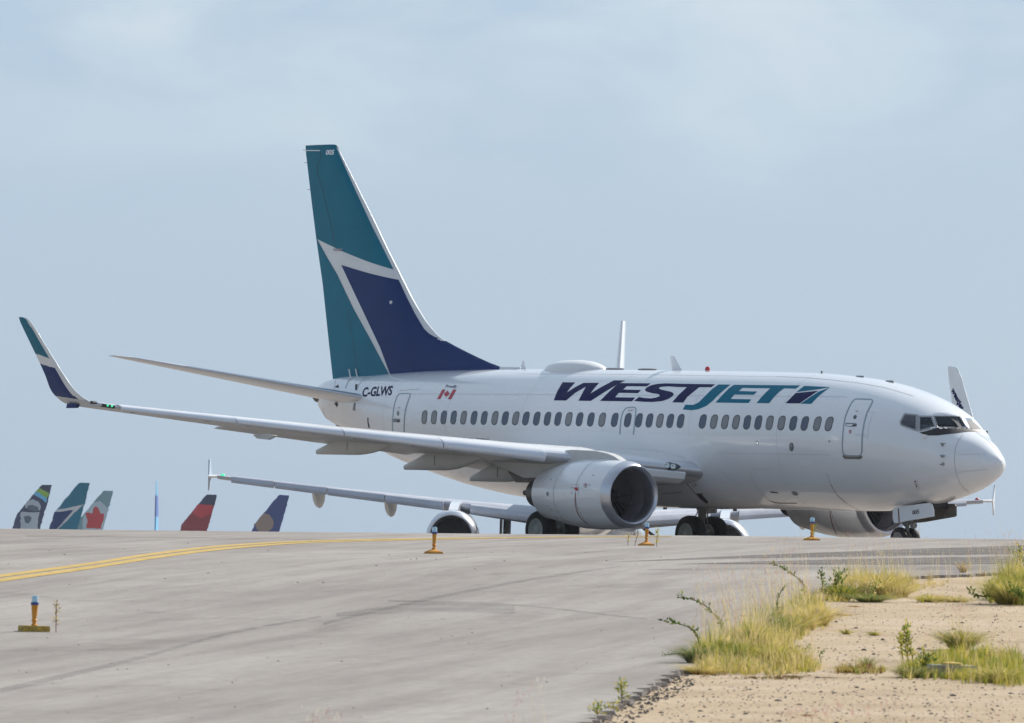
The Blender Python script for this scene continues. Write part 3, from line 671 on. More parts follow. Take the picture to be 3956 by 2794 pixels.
# ------------------------------------------------------------------ fin
FZ = lambda p: zm(1100, 500, .6164, p)
LEp = FZ([(1410, 1506), (1385, 1500), (1300, 1470), (1200, 1425), (1080, 1365), (990, 1315), (950, 1280), (890, 1210), (840, 1130), (800, 1060), (720, 900), (640, 740), (560, 570), (450, 350), (345, 140), (330, 105), (310, 93)])
TEp = FZ([(310, 1620), (302, 1550), (280, 1350), (240, 970), (200, 690), (170, 450), (135, 150), (132, 97)])
LEs = [hit(x, y, 'y', 0) for x, y in LEp]; TEs = [hit(x, y, 'y', 0) for x, y in TEp]
LEs = sorted([(q[2], q[0]) for q in LEs]); TEs = sorted([(q[2], q[0]) for q in TEs])
LEs[0] = (4.9, LEs[0][1]-1.5)
fLE = lin([q[0] for q in LEs], [q[1] for q in LEs]); fTE = lin([q[0] for q in TEs], [q[1] for q in TEs])
FTOP = LEs[-1][0]
def af(x, t=.5): return 5*t*(.2969*sqrt(max(x, 0))-.126*x-.3516*x*x+.2843*x**3-.1036*x**4)
def fin_half(s, z):
    le, te = fLE(z), fTE(z); mle = max(le, te-(1.7+(12.5-z)*.58)); c = te-mle
    x = (s-mle)/c; k = mle+.12*c; h0 = af(.12, .10)*c+.006
    if s < k: return h0*max(0, (s-le)/(k-le))**.55
    return af(x, .10)*c+.006
def fin_mesh(parent, m_, T=lambda s, y, z: (s, y, z)):
    zs = [4.95]+[5.1+.12*i for i in range(61)]; zs = [z for z in zs if z < FTOP-.02]+[FTOP-.01]; R = []
    xs = [0, .003, .008, .015, .025, .04, .06, .08, .1, .125, .15, .175, .2, .3, .4, .5, .6, .7, .8, .9, 1.0]
    for z in zs:
        le, te = fLE(z), fTE(z); r = []
        for x in xs: s_ = le+(te-le)*x; r.append((s_, fin_half(s_, z) if 0 < x < 1 else (0 if x == 0 else .006), z))
        r2 = [(s_, -y, z_) for s_, y, z_ in r[-1:0:-1]]
        R.append([V(*T(*p)) for p in r+r2])
    return MB().loft(R).build('vertical_fin', m_, parent, angle=60)
FINM = fin_mesh(PLANE, WWING)
def px_fin(px, py):
    y = .1
    for _ in range(12):
        s_, _, z = hit(px, py, 'y', y)
        s2 = min(max(s_, fLE(z)), fTE(z)); y = fin_half(s2, z)
    return s_, z
def fin_decal(name, poly, m_, parent, side=1, off_=.008, L=.16, pull=0, T=lambda s, y, z: (s, y, z)):
    vs, fs = subpoly([poly], L); o = []
    for s_, z in vs:
        z = min(max(z, 5.0), FTOP-.012); s_ = min(max(s_, fLE(z)+pull), fTE(z)-.002); o.append(V(*T(s_, side*(fin_half(s_, z)+off_), z)))
    return mesh(name, o, fs, m_, parent, angle=60)
pf = lambda pts: [px_fin(*q) for q in FZ(pts)]
TU = pf([(100, 80), (318, 85), (340, 150), (440, 372), (550, 610), (683, 878), (520, 828), (370, 768), (205, 688), (190, 690)])
TLo = pf([(190, 686), (205, 690), (265, 800), (330, 910), (430, 1120), (540, 1320), (652, 1531), (640, 1560), (300, 1580), (270, 1560)])
NV = pf([(355, 850), (540, 905), (715, 943), (770, 1060), (815, 1150), (850, 1210), (875, 1250), (905, 1280), (940, 1300), (990, 1318), (1100, 1360), (1420, 1500), (1420, 1530), (900, 1540), (664, 1545), (600, 1370), (520, 1200), (430, 1010)])
for sd in (1, -1):
    fin_decal('tail_livery', TU, TEAL, FINM, sd); fin_decal('tail_livery', TLo, TEAL, FINM, sd); fin_decal('tail_livery', NV, NAVY, FINM, sd)
def px_strip_fin(name, pts, w, m_, off_=.010):
    q = [Vector((x, y, 0)) for x, y in FZ(pts)]; q = resample(q, 14); vs = []; fs = []
    for i, p in enumerate(q):
        d = (q[min(i+1, len(q)-1)]-q[max(0, i-1)]).normalized(); k = Vector((-d.y, d.x, 0))*w/2
        for t_ in (p+k, p-k): s_, z = px_fin(t_.x, t_.y); vs.append(V(s_, fin_half(min(max(s_, fLE(z)), fTE(z)), z)+off_, z))
    for i in range(len(q)-1): fs.append([2*i, 2*i+1, 2*i+3, 2*i+2])
    return mesh(name, vs, fs, m_, FINM)
DTEAL = mat('dark_teal_seam', (.008, .06, .08), .5)
FINM.data.materials.append(NAVY)
for p_ in FINM.data.polygons:
    if p_.center.z < 6.30 and -p_.center.x < 27.0: p_.material_index = 1
px_strip_fin('rudder_seam', [(222, 140), (230, 185), (208, 210), (204, 260), (240, 390), (270, 510), (300, 640), (318, 740)], 2.2, DTEAL)
px_strip_fin('rudder_seam', [(400, 1130), (410, 1200), (440, 1400), (465, 1540)], 1.5, DTEAL)
px_strip_fin('rudder_gap', [(134, 133), (222, 133)], 3.2, WHITE)
px_strip_fin('hinge_fairing', [(305, 751), (365, 751)], 4, SEAM); px_strip_fin('hinge_fairing', [(308, 760), (362, 761)], 2, DRED)
vs, fs = text_px('005', *FZ([(258, 160), (310, 160), (262, 128)]), .15, .03, 20)
mesh('tail_number', [V(q[0], fin_half(q[0], q[1])+.011, q[1]) for q in (px_fin(*v) for v in vs)], fs, WHITE, FINM)
for zz in (12.35, 11.95, 11.1): t = MB(); t.tube([V(fTE(zz)-.02, 0, zz), V(fTE(zz)+.16, 0, zz+.0)], .008, 5); t.build('static_wick', DARK, FINM)
for s_, zz in ((30.35, 5.22), (30.0, 5.28)): t = MB(); t.tube([V(s_, .2, sect(s_)[0]-.12), V(s_+.08, .23, sect(s_)[0]+.20)], .02, 6); t.build('fin_root_mast', WHITE, FINM)
p, n_ = cast(*FZ([(668, 1085)])[0]); s_, z = px_fin(*FZ([(668, 1085)])[0]); t = MB(); t.lathe([(0, .06), (.04, .05), (.06, .001)], V(s_, fin_half(s_, z), z), (0, -1, 0), 10); t.build('tail_sensor', WWING, FINM)

#WINGS
def ring_af(le, te, n, t, xs=None, camber=0, x0=0):
    """airfoil ring between two points, thickness direction n, thickness fraction t"""
    le, te, n = Vector(le), Vector(te), Vector(n).normalized(); c = (te-le).length
    xs = xs or [0, .004, .012, .03, .06, .1, .16, .24, .34, .46, .6, .75, .88, 1]
    xs = [x for x in xs if x > x0] if x0 else xs
    if x0: xs = [x0]+xs
    up = []; lo = []
    for x in xs:
        h = af(x, t)*c+(.003 if x == 1 else 0); q = camber*4*x*(1-x)*c; b = le.lerp(te, x)+n*q
        up.append(b+n*h); lo.append(b-n*h)
    return up+lo[:0:-1] if not x0 else up+lo[::-1]
def stations(pts, k):
    """interpolate tuples"""
    t = [p[0] for p in pts]; F = [lin(t, [p[i] for p in pts]) for i in range(len(pts[0]))]
    return [tuple(f(t[0]+(t[-1]-t[0])*i/k) for f in F) for i in range(k+1)]
# y, sLE, zLE, sTE, zTE, thickness
WST = [(1.3, 10.95, 2.40, 19.1, 2.15, .125), (1.95, 11.25, 2.46, 19.0, 2.22, .12), (2.9, 11.84, 2.53, 18.95, 2.34, .11), (4.83, 13.05, 2.69, 18.95, 2.58, .10), (5.8, 13.62, 2.765, 19.05, 2.70, .092), (10.5, 16.26, 3.15, 20.15, 3.13, .085), (16.55, 19.64, 3.685, 21.35, 3.68, .085), (17.0, 19.80, 3.735, 21.38, 3.73, .09)]
wy = [q[0] for q in WST]; wLE, wZL, wTE, wZT, wTH = (lin(wy, [q[i] for q in WST]) for i in (1, 2, 3, 4, 5))
def wing(sd):
    t = MB(); R = []
    for i in range(41):
        y = 1.3+(17.0-1.3)*i/40
        R.append([V(p.x, sd*p.y, p.z) for p in ring_af((wLE(y), y, wZL(y)), (wTE(y), y, wZT(y)), (0, -.08, 1), wTH(y), camber=.022)])
    t.loft(R); w = t.build('wing', WWING, PLANE, angle=50)
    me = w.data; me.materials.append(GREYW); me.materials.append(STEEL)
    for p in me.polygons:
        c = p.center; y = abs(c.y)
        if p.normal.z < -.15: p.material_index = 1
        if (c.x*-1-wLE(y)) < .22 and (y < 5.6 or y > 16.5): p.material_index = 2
    # slats
    kS = lin([5.7, 8.3, 10.9, 16.6], [1.5, 1.30, .98, .70])
    prof = [(.62, .10), (.50, .115), (.36, .118), (.24, .103), (.13, .068), (.05, .015), (.005, -.045), (.0, -.075), (.012, -.115), (.035, -.145), (.07, -.160), (.095, -.150), (.075, -.09), (.12, -.01), (.22, .05), (.4, .085), (.62, .085)]
    for y0, y1 in ((5.72, 8.32), (8.36, 10.86), (10.90, 13.60), (13.64, 16.52)):
        R = []
        for i in range(7):
            y = y0+(y1-y0)*i/6; k = kS(y)
            s0 = 13.5+.56*(y-5.7)-.12; z0 = 2.775+.085*(y-5.7)
            R.append([V(s0+x*(.35+.65*k), sd*y, z0+z*k) for x, z in prof])
        sl = MB().loft(R).build('slat', SLATM, w, angle=50)
        sl.data.materials.append(WWING)
        n_ = len(prof)
        for p in sl.data.polygons:
            if p.index < (6*n_) and p.index % n_ in (0, 1, 2, 3): p.material_index = 1  # upper faces whiter: the sunlit top is put into the material
        for ys in (y0+.5, y1-.5):
            k = kS(ys); s0 = 13.5+.56*(ys-5.7)-.12; z0 = 2.775+.085*(ys-5.7)
            MB().box(V(s0+.30, sd*ys, z0-.10*k), (.22, .035, .05*k)).build('slat_track', GEARM, sl)
    # inboard leading edge flap hanging below the glove
    R = []
    for i in range(6):
        y = 2.12+(4.2-2.12)*i/5; s0, z0 = wLE(y)+.03, wZL(y)
        R.append([V(s0+a, sd*y, z0+b) for a, b in ((.14, -.03), (.03, -.07), (-.02, -.14), (.02, -.30), (.20, -.41), (.50, -.46), (.50, -.42), (.22, -.37), (.08, -.28), (.06, -.14))])
    MB().loft(R).build('leading_edge_flap', WHITE, w)
    # trailing flaps, slightly down
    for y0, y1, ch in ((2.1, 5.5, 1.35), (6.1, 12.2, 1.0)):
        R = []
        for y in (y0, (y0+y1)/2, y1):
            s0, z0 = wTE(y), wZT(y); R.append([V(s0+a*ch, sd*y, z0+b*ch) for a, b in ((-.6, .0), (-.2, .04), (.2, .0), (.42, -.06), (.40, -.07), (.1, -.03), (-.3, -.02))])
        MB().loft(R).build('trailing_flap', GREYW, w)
    # flap track fairings
    for yc, tail, zt_, Ln, dep in ((8.74, 20.45, 2.90, 4.0, .46), (5.93, 19.85, 2.56, 3.9, .48), (3.75, 19.45, 2.28, 3.5, .47)):
        R = []
        for i in range(13):
            u = i/12; s_ = tail-Ln*(1-u); dpt = dep*(sin(pi*min(1, (u*1.25))*.5)**.8)*(1 if u < .6 else 1-.72*(u-.6)/.4); wd = .17*(sin(pi*min(1, u*1.6)*.5)**.7)*(1 if u < .55 else 1-.62*(u-.55)/.45)
            drop = .74*dep*max(0, u-.70)/.30; up = zt_+.14-drop; dpt = max(dep*sin(pi/2*min(1, u/.55))**.75-drop, .02); wd = max(wd, .01)
            R.append([V(s_, sd*yc+wd*cx_, up-dpt*cz) for cx_, cz in ((-.8, -.05), (-1, .2), (-.98, .5), (-.7, .85), (-.25, 1), (.25, 1), (.7, .85), (.98, .5), (1, .2), (.8, -.05))])
        c = MB().loft(R).build('flap_track_fairing', CANOE, w, angle=50)
        MB().tube([V(tail-Ln*.42, sd*yc+.172*q, zt_+.1-.47*abs(abs(q)-1)) for q in (1.0,)]+[V(tail-Ln*.42, sd*yc+.17*sd, zt_-.2)], .008, 5).build('fairing_seam', SEAM, c)
    MB().loft([[V(16.9+a, sd*12.9, 3.02+b) for a, b in ((0, 0), (.5, .05), (1.1, .02), (.9, -.09), (.4, -.12))], [V(16.9+a, sd*12.78, 3.02+b) for a, b in ((0, 0), (.5, .05), (1.1, .02), (.9, -.09), (.4, -.12))]]).build('aileron_hinge_fairing', CANOE, w)
    # winglet
    P_ = [(17.0, 3.735, 19.80, 21.38), (17.2, 3.79, 20.0, 21.43), (17.37, 3.93, 20.22, 21.54), (17.5, 4.11, 20.42, 21.65), (17.58, 4.28, 20.57, 21.69), (17.64, 4.5, 20.76, 21.75), (17.71, 4.87, 21.09, 21.95), (17.76, 5.18, 21.37, 22.15), (17.81, 5.53, 21.70, 22.39), (17.87, 5.88, 22.0, 22.62), (17.905, 6.12, 22.27, 22.77), (17.915, 6.20, 22.40, 22.80), (17.92, 6.235, 22.60, 22.82)]
    yn = lin([3.6, 3.735, 3.9, 4.1, 4.5, 6.235], [16.9, 17.0, 17.2, 17.34, 17.48, 17.93])
    P_ = [(yn(z), z, l+1.28*(y-yn(z))*1.0, e+1.28*(y-yn(z))) for y, z, l, e in P_]
    k_ = len(P_)*15; idx = list(range(len(P_))); fy, fz, fl, ft_ = (pchip(idx, [q[i] for q in P_]) for i in range(4)); R = []
    for i in range(k_+1):
        u = (len(P_)-1)*i/k_; y, z, l, e = fy(u), fz(u), fl(u), ft_(u); dy, dz = fy(min(u+.1, 12))-fy(max(u-.1, 0)), fz(min(u+.1, 12))-fz(max(u-.1, 0))
        n_ = Vector((0, -dz, dy)).normalized()
        R.append([V(p.x, sd*p.y, p.z) for p in ring_af((l, y, z), (e, y, z), n_, .095, xs=[0, .004, .012, .03, .06, .1, .15, .19, .23, .3, .4, .5, .6, .7, .8, .9, 1])])
    wl = MB().loft(R).build('winglet', WWING, w, angle=50)
    for mm2 in (TEAL, NAVY, GREYW, STEEL): wl.data.materials.append(mm2)
    for p in wl.data.polygons:
        c = p.center; s_, y, z = -c.x, abs(c.y), c.z
        u = 0
        for j in range(len(P_)-1):
            if P_[j][1] <= z: u = j+(z-P_[j][1])/(P_[j+1][1]-P_[j][1])
        l, e = fl(min(u, 12)), ft_(min(u, 12)); cf = (s_-l)/max(.05, e-l)
        outer = p.normal.y*(-sd) > .1 or (z < 4.1 and p.normal.z < 0)
        if outer:
            zl = z+.22*(1-cf)-.0
            if cf > .2 or z < 3.95:
                if z > 5.20-.20*(1-cf): p.material_index = 1
                elif z > 4.90-.16*(1-cf): p.material_index = 0
                elif z > 3.98-.12*(1-cf): p.material_index = 2 if cf > .2 else 0
                else: p.material_index = 3
    MB().loft([[V(20.75+a, sd*y_, 3.69+b) for a, b in ((0, .06), (.5, .08), (.55, -.06), (.1, -.05))] for y_ in (17.08, 17.2)]).build('tip_fairing', NAVY, wl)
    ln = MB(); 
    for yy in (16.72, 16.84): ln.lathe([(0, .034), (.025, .03), (.04, .001)], V(wLE(yy)-.015, sd*yy, wZL(yy)+.01), (1, 0, 0), 8)
    o = ln.build('navigation_light', GREENL if sd > 0 else RED, w)
    MB().loft([[V(wLE(yy)+a, sd*yy, wZL(yy)+b) for a, b in ((.1, .055), (.0, .04), (-.012, 0), (0, -.035), (.1, -.05))] for yy in (16.62, 16.98)]).build('light_housing', DARK, o)
    MB().loft([[V(wLE(yy)+.06+a, sd*yy, wZL(yy)+.06+b) for a, b in ((.14, .05), (.0, .03), (-.02, 0), (0, -.03), (.14, -.04))] for yy in (17.12, 17.26)]).build('light_housing', DARK, wl)
    return w, wl, BVHTree.FromPolygons([V(p.x, p.y, p.z) if 0 else p for r in R for p in r], [[i*len(R[0])+j, i*len(R[0])+(j+1) % len(R[0]), (i+1)*len(R[0])+(j+1) % len(R[0]), (i+1)*len(R[0])+j] for i in range(len(R)-1) for j in range(len(R[0]))])
wr, wlr, _b = wing(1); wl_, wll, bvl = wing(-1)
tag(wr, 'near wing with extended slats'); tag(wl_, 'far wing behind the fuselage')
# web address lettering on the inner face of the far winglet
wz = cw([(1100, 628), (1395, 1178), (1168, 588)])
text_on('winglet_lettering', 'westjet.com', (cw([(1088, 655)])[0], cw([(1350, 1190)])[0], cw([(1163, 590)])[0]), NAVYT, 0, .05, .006, bvl, wll)
# landing lights in the wing root
lr = decal('landing_light', [zm(1950, 1700, .4355, [(1420, 215), (1432, 202), (1470, 200), (1520, 212), (1550, 228), (1563, 240), (1545, 255), (1500, 268), (1450, 264), (1425, 245)])], LAMPD, wr, .012, 4, BVHTree.FromObject(wr, bpy.context.evaluated_depsgraph_get()))
bw = BVHTree.FromObject(wr, bpy.context.evaluated_depsgraph_get())
for x, y in ((1438, 228), (1492, 236)):
    c_ = cast(*zm(1950, 1700, .4355, [(x, y)])[0], bvh=bw)
    MB().lathe([(0, .085), (.02, .08), (.03, .055), (.0, .001)], c_[0]+c_[1]*.012, c_[1], 16).build('lamp', LAMPG, lr)
# wing to body fairing
R = []
for i in range(61):
    u = i/60; s_ = 9.6+12.9*u; f = min(1, u/.22); g_ = min(1, (1-u)/.3); k = (f*f*(3-2*f))*(g_*g_*(3-2*g_)); zt, zb, w_b, zc = sect(s_); r = []
    for j in range(49):
        a = pi*(-.02)-(pi*.96)*j/48; a = radians(12)-radians(204)*j/48; y = w_b*cos(a); z = zc+((zt-zc) if sin(a) > 0 else (zc-zb))*sin(a)
        wv = max(0, cos(a)) if 0 else abs(cos(a)); el_ = max(0, min(1, (radians(10)-a if cos(a) > 0 else radians(10)+a+pi)/radians(40))); el_ = el_*el_*(3-2*el_)
        b_ = -.012+k*el_*(.055+.17*wv**1.5*abs(sin(a))**.5)
        r.append(V(s_, y+b_*cos(a), z+b_*sin(a)))
    R.append(r)
WBF = MB().loft(R, cap=False, closed=False).build('wing_root_fairing', WHITE, PLANE, angle=60)
BF = BVHTree.FromObject(WBF, bpy.context.evaluated_depsgraph_get())
F6b = F6
strip('red_marking_line', F6([(665, 645), (720, 700), (790, 790), (860, 860), (930, 920), (975, 950)]), 2.2, DRED, WBF, .012, False, BF)
strip('fairing_seam', F6([(285, 795), (440, 783), (595, 768)]), 2.4, SEAM, WBF, .010, False, BF)
decal('warning_stencil', [oval(F6, 778, 668, 30, 24, lean=8)], DRED, WBF, .010, 6, BF); decal('warning_stencil', [oval(F6, 778, 668, 22, 16, lean=6)], WHITE, WBF, .014, 6, BF)
decal('air_inlet', [F6([(805, 788), (905, 790), (1000, 905), (960, 935), (880, 880)])], DARK, WBF, .010, 6, BF)
decal('inlet_door', [F6([(890, 795), (950, 785), (1010, 810), (1045, 865), (1003, 914)])], WWING, WBF, .03, 6, BF)
strip('fairing_seam', F6([(1045, 868), (1200, 835), (1370, 800)]), 1.6, WWING, WBF, .012, False, BF)
strip('fairing_seam', F6([(0, 162), (150, 162), (300, 165), (600, 175), (850, 215), (1000, 300), (1200, 460), (1330, 620)]), 1.0, SOFTSEAM, None, .02)
for x, y in ((340, 1030), (835, 1035), (1375, 1050)): 
    c_ = hit(*F6([(x, y)])[0], 'y', 0); MB().box(V(c_[0], 0, 1.36), (.08, .01, .07)).build('belly_aerial', GEARM, PLANE)
# ------------------------------------------------------------------ engines
def squash(x, u, w): return (u if u > 0 else u*.965), w*(1+.03*(abs(u) < .5))
def engine(sd):
    yc = 4.83; c = V(10.37, sd*yc, 1.63); ax = V(1, 0, 0)
    out_ = [(.30, .985), (.8, 1.035), (1.4, 1.05), (2.0, 1.035), (2.6, .975), (3.1, .895), (3.5, .82), (3.78, .765)]
    t = MB().lathe(out_, c, ax, 56, squash); e = t.build('engine_nacelle', WHITE, PLANE)
    tag(e, 'near engine with open round inlet' if sd > 0 else 'far engine seen beneath the nose')
    MB().lathe([(.42, .735), (.18, .76), (.07, .79), (.015, .825), (0, .85), (.012, .875), (.06, .91), (.16, .955), (.30, .987)], c, ax, 56, squash).build('inlet_lip', LIPM, e)
    MB().lathe([(.42, .735), (.8, .75), (1.25, .79)], c, ax, 48).build('inlet_duct', DUCT, e)
    f = MB()
    for k in range(24):
        a = 2*pi*k/24; R = []
        for r in (.2, .4, .6, .785):
            tw = .5+.55*(r/.78); wd = .045+.06*r
            er = Vector((0, cos(a), sin(a))); et = Vector((0, -sin(a), cos(a))); p = c+ax*1.12+er*r; dv = (et*sin(tw)+ax*cos(tw)*1)*wd*1.7
            R.append([p-dv, p+ax*.012, p+dv, p-ax*.012])
        f.loft(R)
    fo = f.build('fan', FAN, e); MB().lathe([(1.25, .79), (1.26, .001)], c, ax, 32).build('fan_backing', DARK, e)
    MB().lathe([(1.14, .22), (.98, .18), (.82, .10), (.74, .001)], c, ax, 24).build('spinner', DARK, fo)
    t = MB(); sp = [c+ax*(.80+.30*k/20)+Vector((0, cos(k*.32), sin(k*.32)))*(.075+.125*k/20) for k in range(21)]; t.tube(sp, .012, 5); t.build('spinner_spiral', WHITE, fo)
    MB().lathe([(3.78, .765), (3.77, .745), (3.2, .72), (3.1, .50)], c, ax, 40, squash).build('fan_nozzle', STEEL, e)
    MB().lathe([(2.9, .62), (3.5, .60), (4.1, .50), (4.55, .40), (4.54, .37), (4.2, .36)], c, ax, 36).build('exhaust_nozzle', HOT, e)
    MB().lathe([(4.1, .30), (4.55, .22), (4.85, .10), (4.87, .075), (5.10, .075), (5.10, .001)], c, ax, 24).build('exhaust_plug', HOT, e)
    # pylon: side outline measured on the photograph, thickness from mid plane
    pl = [(2392, 1778), (2370, 1763), (2345, 1752), (2294, 1741), (2211, 1737), (2150, 1742), (2050, 1748), (1880, 1752), (1900, 1790), (1962, 1820), (2018, 1848), (2079, 1847), (2150, 1840), (2280, 1800), (2392, 1800)]
    q = [hit(x, y, 'y', 4.98) for x, y in pl]; q = [(a[0], a[2]) for a in q]
    t = MB(); n_ = len(q); cs = (sum(a[0] for a in q)/n_, sum(a[1] for a in q)/n_)
    R = []
    for off_, sc in ((-.15, .97), (-.13, 1), (.13, 1), (.15, .97)): R.append([V(cs[0]+(a-cs[0])*sc, sd*(yc+off_*sd) if 0 else sd*yc+off_, cs[1]+(b-cs[1])*sc) for a, b in q])
    py = t.loft(R, cap=False)
    for base, rv in ((0, True), (3*n_, False)):
        for tri in tessellate_polygon([[Vector((a, b, 0)) for a, b in q]]): t.f.append([base+i for i in (tri[::-1] if rv else tri)])
    pyo = t.build('pylon', CANOE, PLANE, angle=30)
    hs = [hit(x, y, 'y', 4.98) for x, y in ((1962, 1820), (2018, 1848), (2079, 1845), (2100, 1862), (2060, 1864), (1993, 1864))]
    t = MB(); t.loft([[V(a[0], sd*yc+o, a[2]) for a in hs] for o in (-.165, .165)]); t.build('heat_shield', HOT, pyo)
    # strake on the inboard side
    a = radians(40 if 1 else 0); iy = -sd
    r0_ = 1.03; p = lambda s_, r: V(s_, sd*yc+iy*r*cos(a), 1.63+r*sin(a))
    t = MB(); t.loft([[p(11.0, r0_-.03), p(11.5, r0_+.28), p(11.85, r0_+.30), p(11.9, r0_-.03)], [p(11.0, r0_-.03)+Vector((0, 0, .02)), p(11.5, r0_+.28)+Vector((0, 0, .012)), p(11.85, r0_+.30)+Vector((0, 0, .012)), p(11.9, r0_-.03)+Vector((0, 0, .02))]]); t.build('strake', WHITE, e)
    # cowl joints
    fo_ = lin([q[0] for q in out_], [q[1] for q in out_])
    for x, a0, a1 in ((1.35, 0, 2*pi), (2.45, 0, 2*pi)):
        vs = []; fs = []; 
        for k in range(73):
            th = a0+(a1-a0)*k/72; u, w = squash(x, cos(th), sin(th))
            for dx in (-.008, .008): vs.append(c+ax*(x+dx)+(Vector((0, 0, 1))*u+ax.cross(Vector((0, 0, 1)))*w)*(fo_(x+dx)+.004))
        for k in range(72): fs.append([2*k, 2*k+1, 2*k+3, 2*k+2])
        mesh('cowl_joint', vs, fs, SEAM, e)
    return e
er = engine(1); el = engine(-1)
be = BVHTree.FromObject(er, bpy.context.evaluated_depsgraph_get()); bl = BVHTree.FromObject(el, bpy.context.evaluated_depsgraph_get())
N5 = lambda p: zm(1950, 1700, .4355, p)
strip('red_marking_line', N5([(628, 470), (624, 540), (632, 600), (650, 655), (685, 705), (728, 742)]), 2.4, DRED, er, .008, False, be)
decal('warning_stencil', [oval(N5, 716, 403, 15, 19)], DRED, er, .008, 4, be); decal('warning_stencil', [oval(N5, 716, 403, 11, 15)], WHITE, er, .011, 4, be); decal('warning_stencil', [N5([(713, 392), (722, 392), (719, 402), (722, 412), (714, 412), (711, 402)])], DRED, er, .014, 4, be)
decal('warning_stencil', [N5([(618, 420), (636, 424), (648, 420), (650, 448), (638, 452), (630, 440), (618, 442)])], RED, er, .008, 4, be)
strip('cowl_joint', N5([(590, 394), (658, 394), (656, 440), (654, 492)]), .9, SEAM, er, .008, False, be)
for x, y in ((599, 423), (595, 470), (412, 350), (407, 614), (786, 314), (750, 398)): decal('drain_hole', [oval(N5, x, y, 6, 5)], SEAM, er, .008, 4, be)
decal('oil_access', [oval(N5, 381, 478, 10, 20)], SEAM, er, .008, 4, be)
N3 = lambda p: zm(2950, 1850, .4382, p)
strip('red_marking_line', N3([(586, 265), (590, 320), (602, 380), (620, 440), (645, 492)]), 3, DRED, el, .01, False, bl)
# ------------------------------------------------------------------ tailplane
def stab(sd):
    t = MB(); R = []
    for i in range(25):
        u = i/24; y = .55+(7.17-.55)*u; le = 28.66+(y-.8)*.645; te = 31.5+(y-.8)*.335; z = 4.50+(y-.8)*.165
        if u > .93: le += (u-.93)/.07*.45*((u-.93)/.07)
        R.append([V(p.x, sd*p.y, p.z) for p in ring_af((le, y, z), (te, y, z), (0, -.15, 1), .105-.02*u)])
    o = t.loft(R).build('tailplane', WWING, PLANE, angle=50); me = o.data; me.materials.append(STEEL); me.materials.append(WWING)
    for p in me.polygons:
        y = abs(p.center.y); le = 28.66+(y-.8)*.645
        if -p.center.x-le < .26: p.material_index = 1
    return o
stab(1); stab(-1)
# ------------------------------------------------------------------ landing gear
def wheel(name, c, r, w, parent, hubm=HUB, n=36):
    t = MB(); pr = [(-w/2, r*.60), (-w/2, r*.86), (-w*.40, r*.955), (-w*.22, r), (w*.22, r), (w*.40, r*.955), (w/2, r*.86), (w/2, r*.60)]
    t.lathe(pr, c, (0, 1, 0), n); o = t.build(name, TYRE, parent, angle=40)
    t = MB(); t.lathe([(-w*.42, .001), (-w*.42, r*.2), (-w*.34, r*.3), (-w*.46, r*.56), (-w*.5, r*.60)], c, (0, 1, 0), 24); t.lathe([(w*.42, .001), (w*.42, r*.2), (w*.34, r*.3), (w*.46, r*.56), (w*.5, r*.60)], c, (0, 1, 0), 24)
    t.build('hub', hubm, o); return o
for sd, zc_, lab in ((1, .565, 'near main gear'), (-1, .585, 'far main gear')):
    t = MB(); x_ = V(16.6, sd*2.86, zc_)
    t.tube([x_+Vector((0, 0, -.08)), x_+Vector((0, 0, .55))], .085, 12); t.tube([x_+Vector((0, 0, .5)), V(16.55, sd*2.75, 2.3)], .13, 12)
    t.tube([V(16.6, sd*2.86-.6, zc_), V(16.6, sd*2.86+.6, zc_)], .07, 10); t.tube([V(16.55, sd*2.8, 1.5), V(16.3, sd*1.6, 1.9)], .05, 8)
    t.tube([V(16.8, sd*2.86, zc_+.1), V(17.0, sd*2.86, zc_+.45), V(16.75, sd*2.84, zc_+.75)], .035, 6); t.tube([V(16.45, sd*2.95, zc_+.1), V(16.42, sd*2.9, 1.9)], .02, 6)
    g = t.build('main_gear', GEARM, PLANE); tag(g, lab)
    for dy in (-.43, .43): wheel('wheel', V(16.6, sd*2.86+dy, zc_), .565, .42, g)
    t = MB(); t.loft([[V(16.2+a, sd*(3.06+.04*q), b) for a, b in ((0, 1.25), (.75, 1.2), (.85, 1.6), (.8, 2.3), (0, 2.3))] for q in (0, 1)]); t.build('gear_door', WWING, g)
g = MB(); nzc = .61
g.tube([V(4.0, 0, nzc-.05), V(3.9, 0, 1.1)], .06, 10); g.tube([V(3.9, 0, 1.05), V(3.75, 0, 2.0)], .10, 12); g.tube([V(4.0, -.3, nzc), V(4.0, .3, nzc)], .045, 8)
g.tube([V(4.0, .0, 1.0), V(4.7, .0, 1.5)], .04, 8); g.tube([V(4.02, .08, .75), V(4.35, .08, .95), V(4.05, .08, 1.15)], .028, 6); g.tube([V(3.8, .12, 1.2), V(4.55, .14, .92)], .022, 6)
g.lathe([(0, .05), (.02, .10), (.12, .09)], V(3.72, 0, 1.02), (1, 0, 0), 12, cap=True); g.box(V(3.95, 0, 1.12), (.10, .16, .04))
ng = g.build('nose_gear', GEARM, PLANE)
for dy in (-.20, .20): wheel('wheel', V(4.0, dy, nzc), .345, .20, ng, GEARM)
def gdoor(y, poly, mo, lab, mi=DOORIN):
    q = [hit(x, y_, 'y', y) for x, y_ in poly]; t = MB(); n_ = len(q)
    t.loft([[V(a[0], y+o, a[2]) for a in q] for o in (-.02, .02)]); o = t.build('gear_door', mo, ng, angle=30); o['label'] = lab; o.data.materials.append(mi)
    return o, q
gd, q = gdoor(.50, N3([(1143, 275), (1165, 250), (1465, 212), (1485, 225), (1500, 270), (1503, 330), (1200, 384), (1155, 391), (1142, 340)]), WHITE, 'white nose gear door with number')
gdoor(-.45, N3([(1285, 250), (1490, 222), (1685, 220), (1698, 240), (1700, 325), (1690, 335), (1420, 382), (1285, 395)]), DOORIN, 'far nose gear door, dirty inner face')
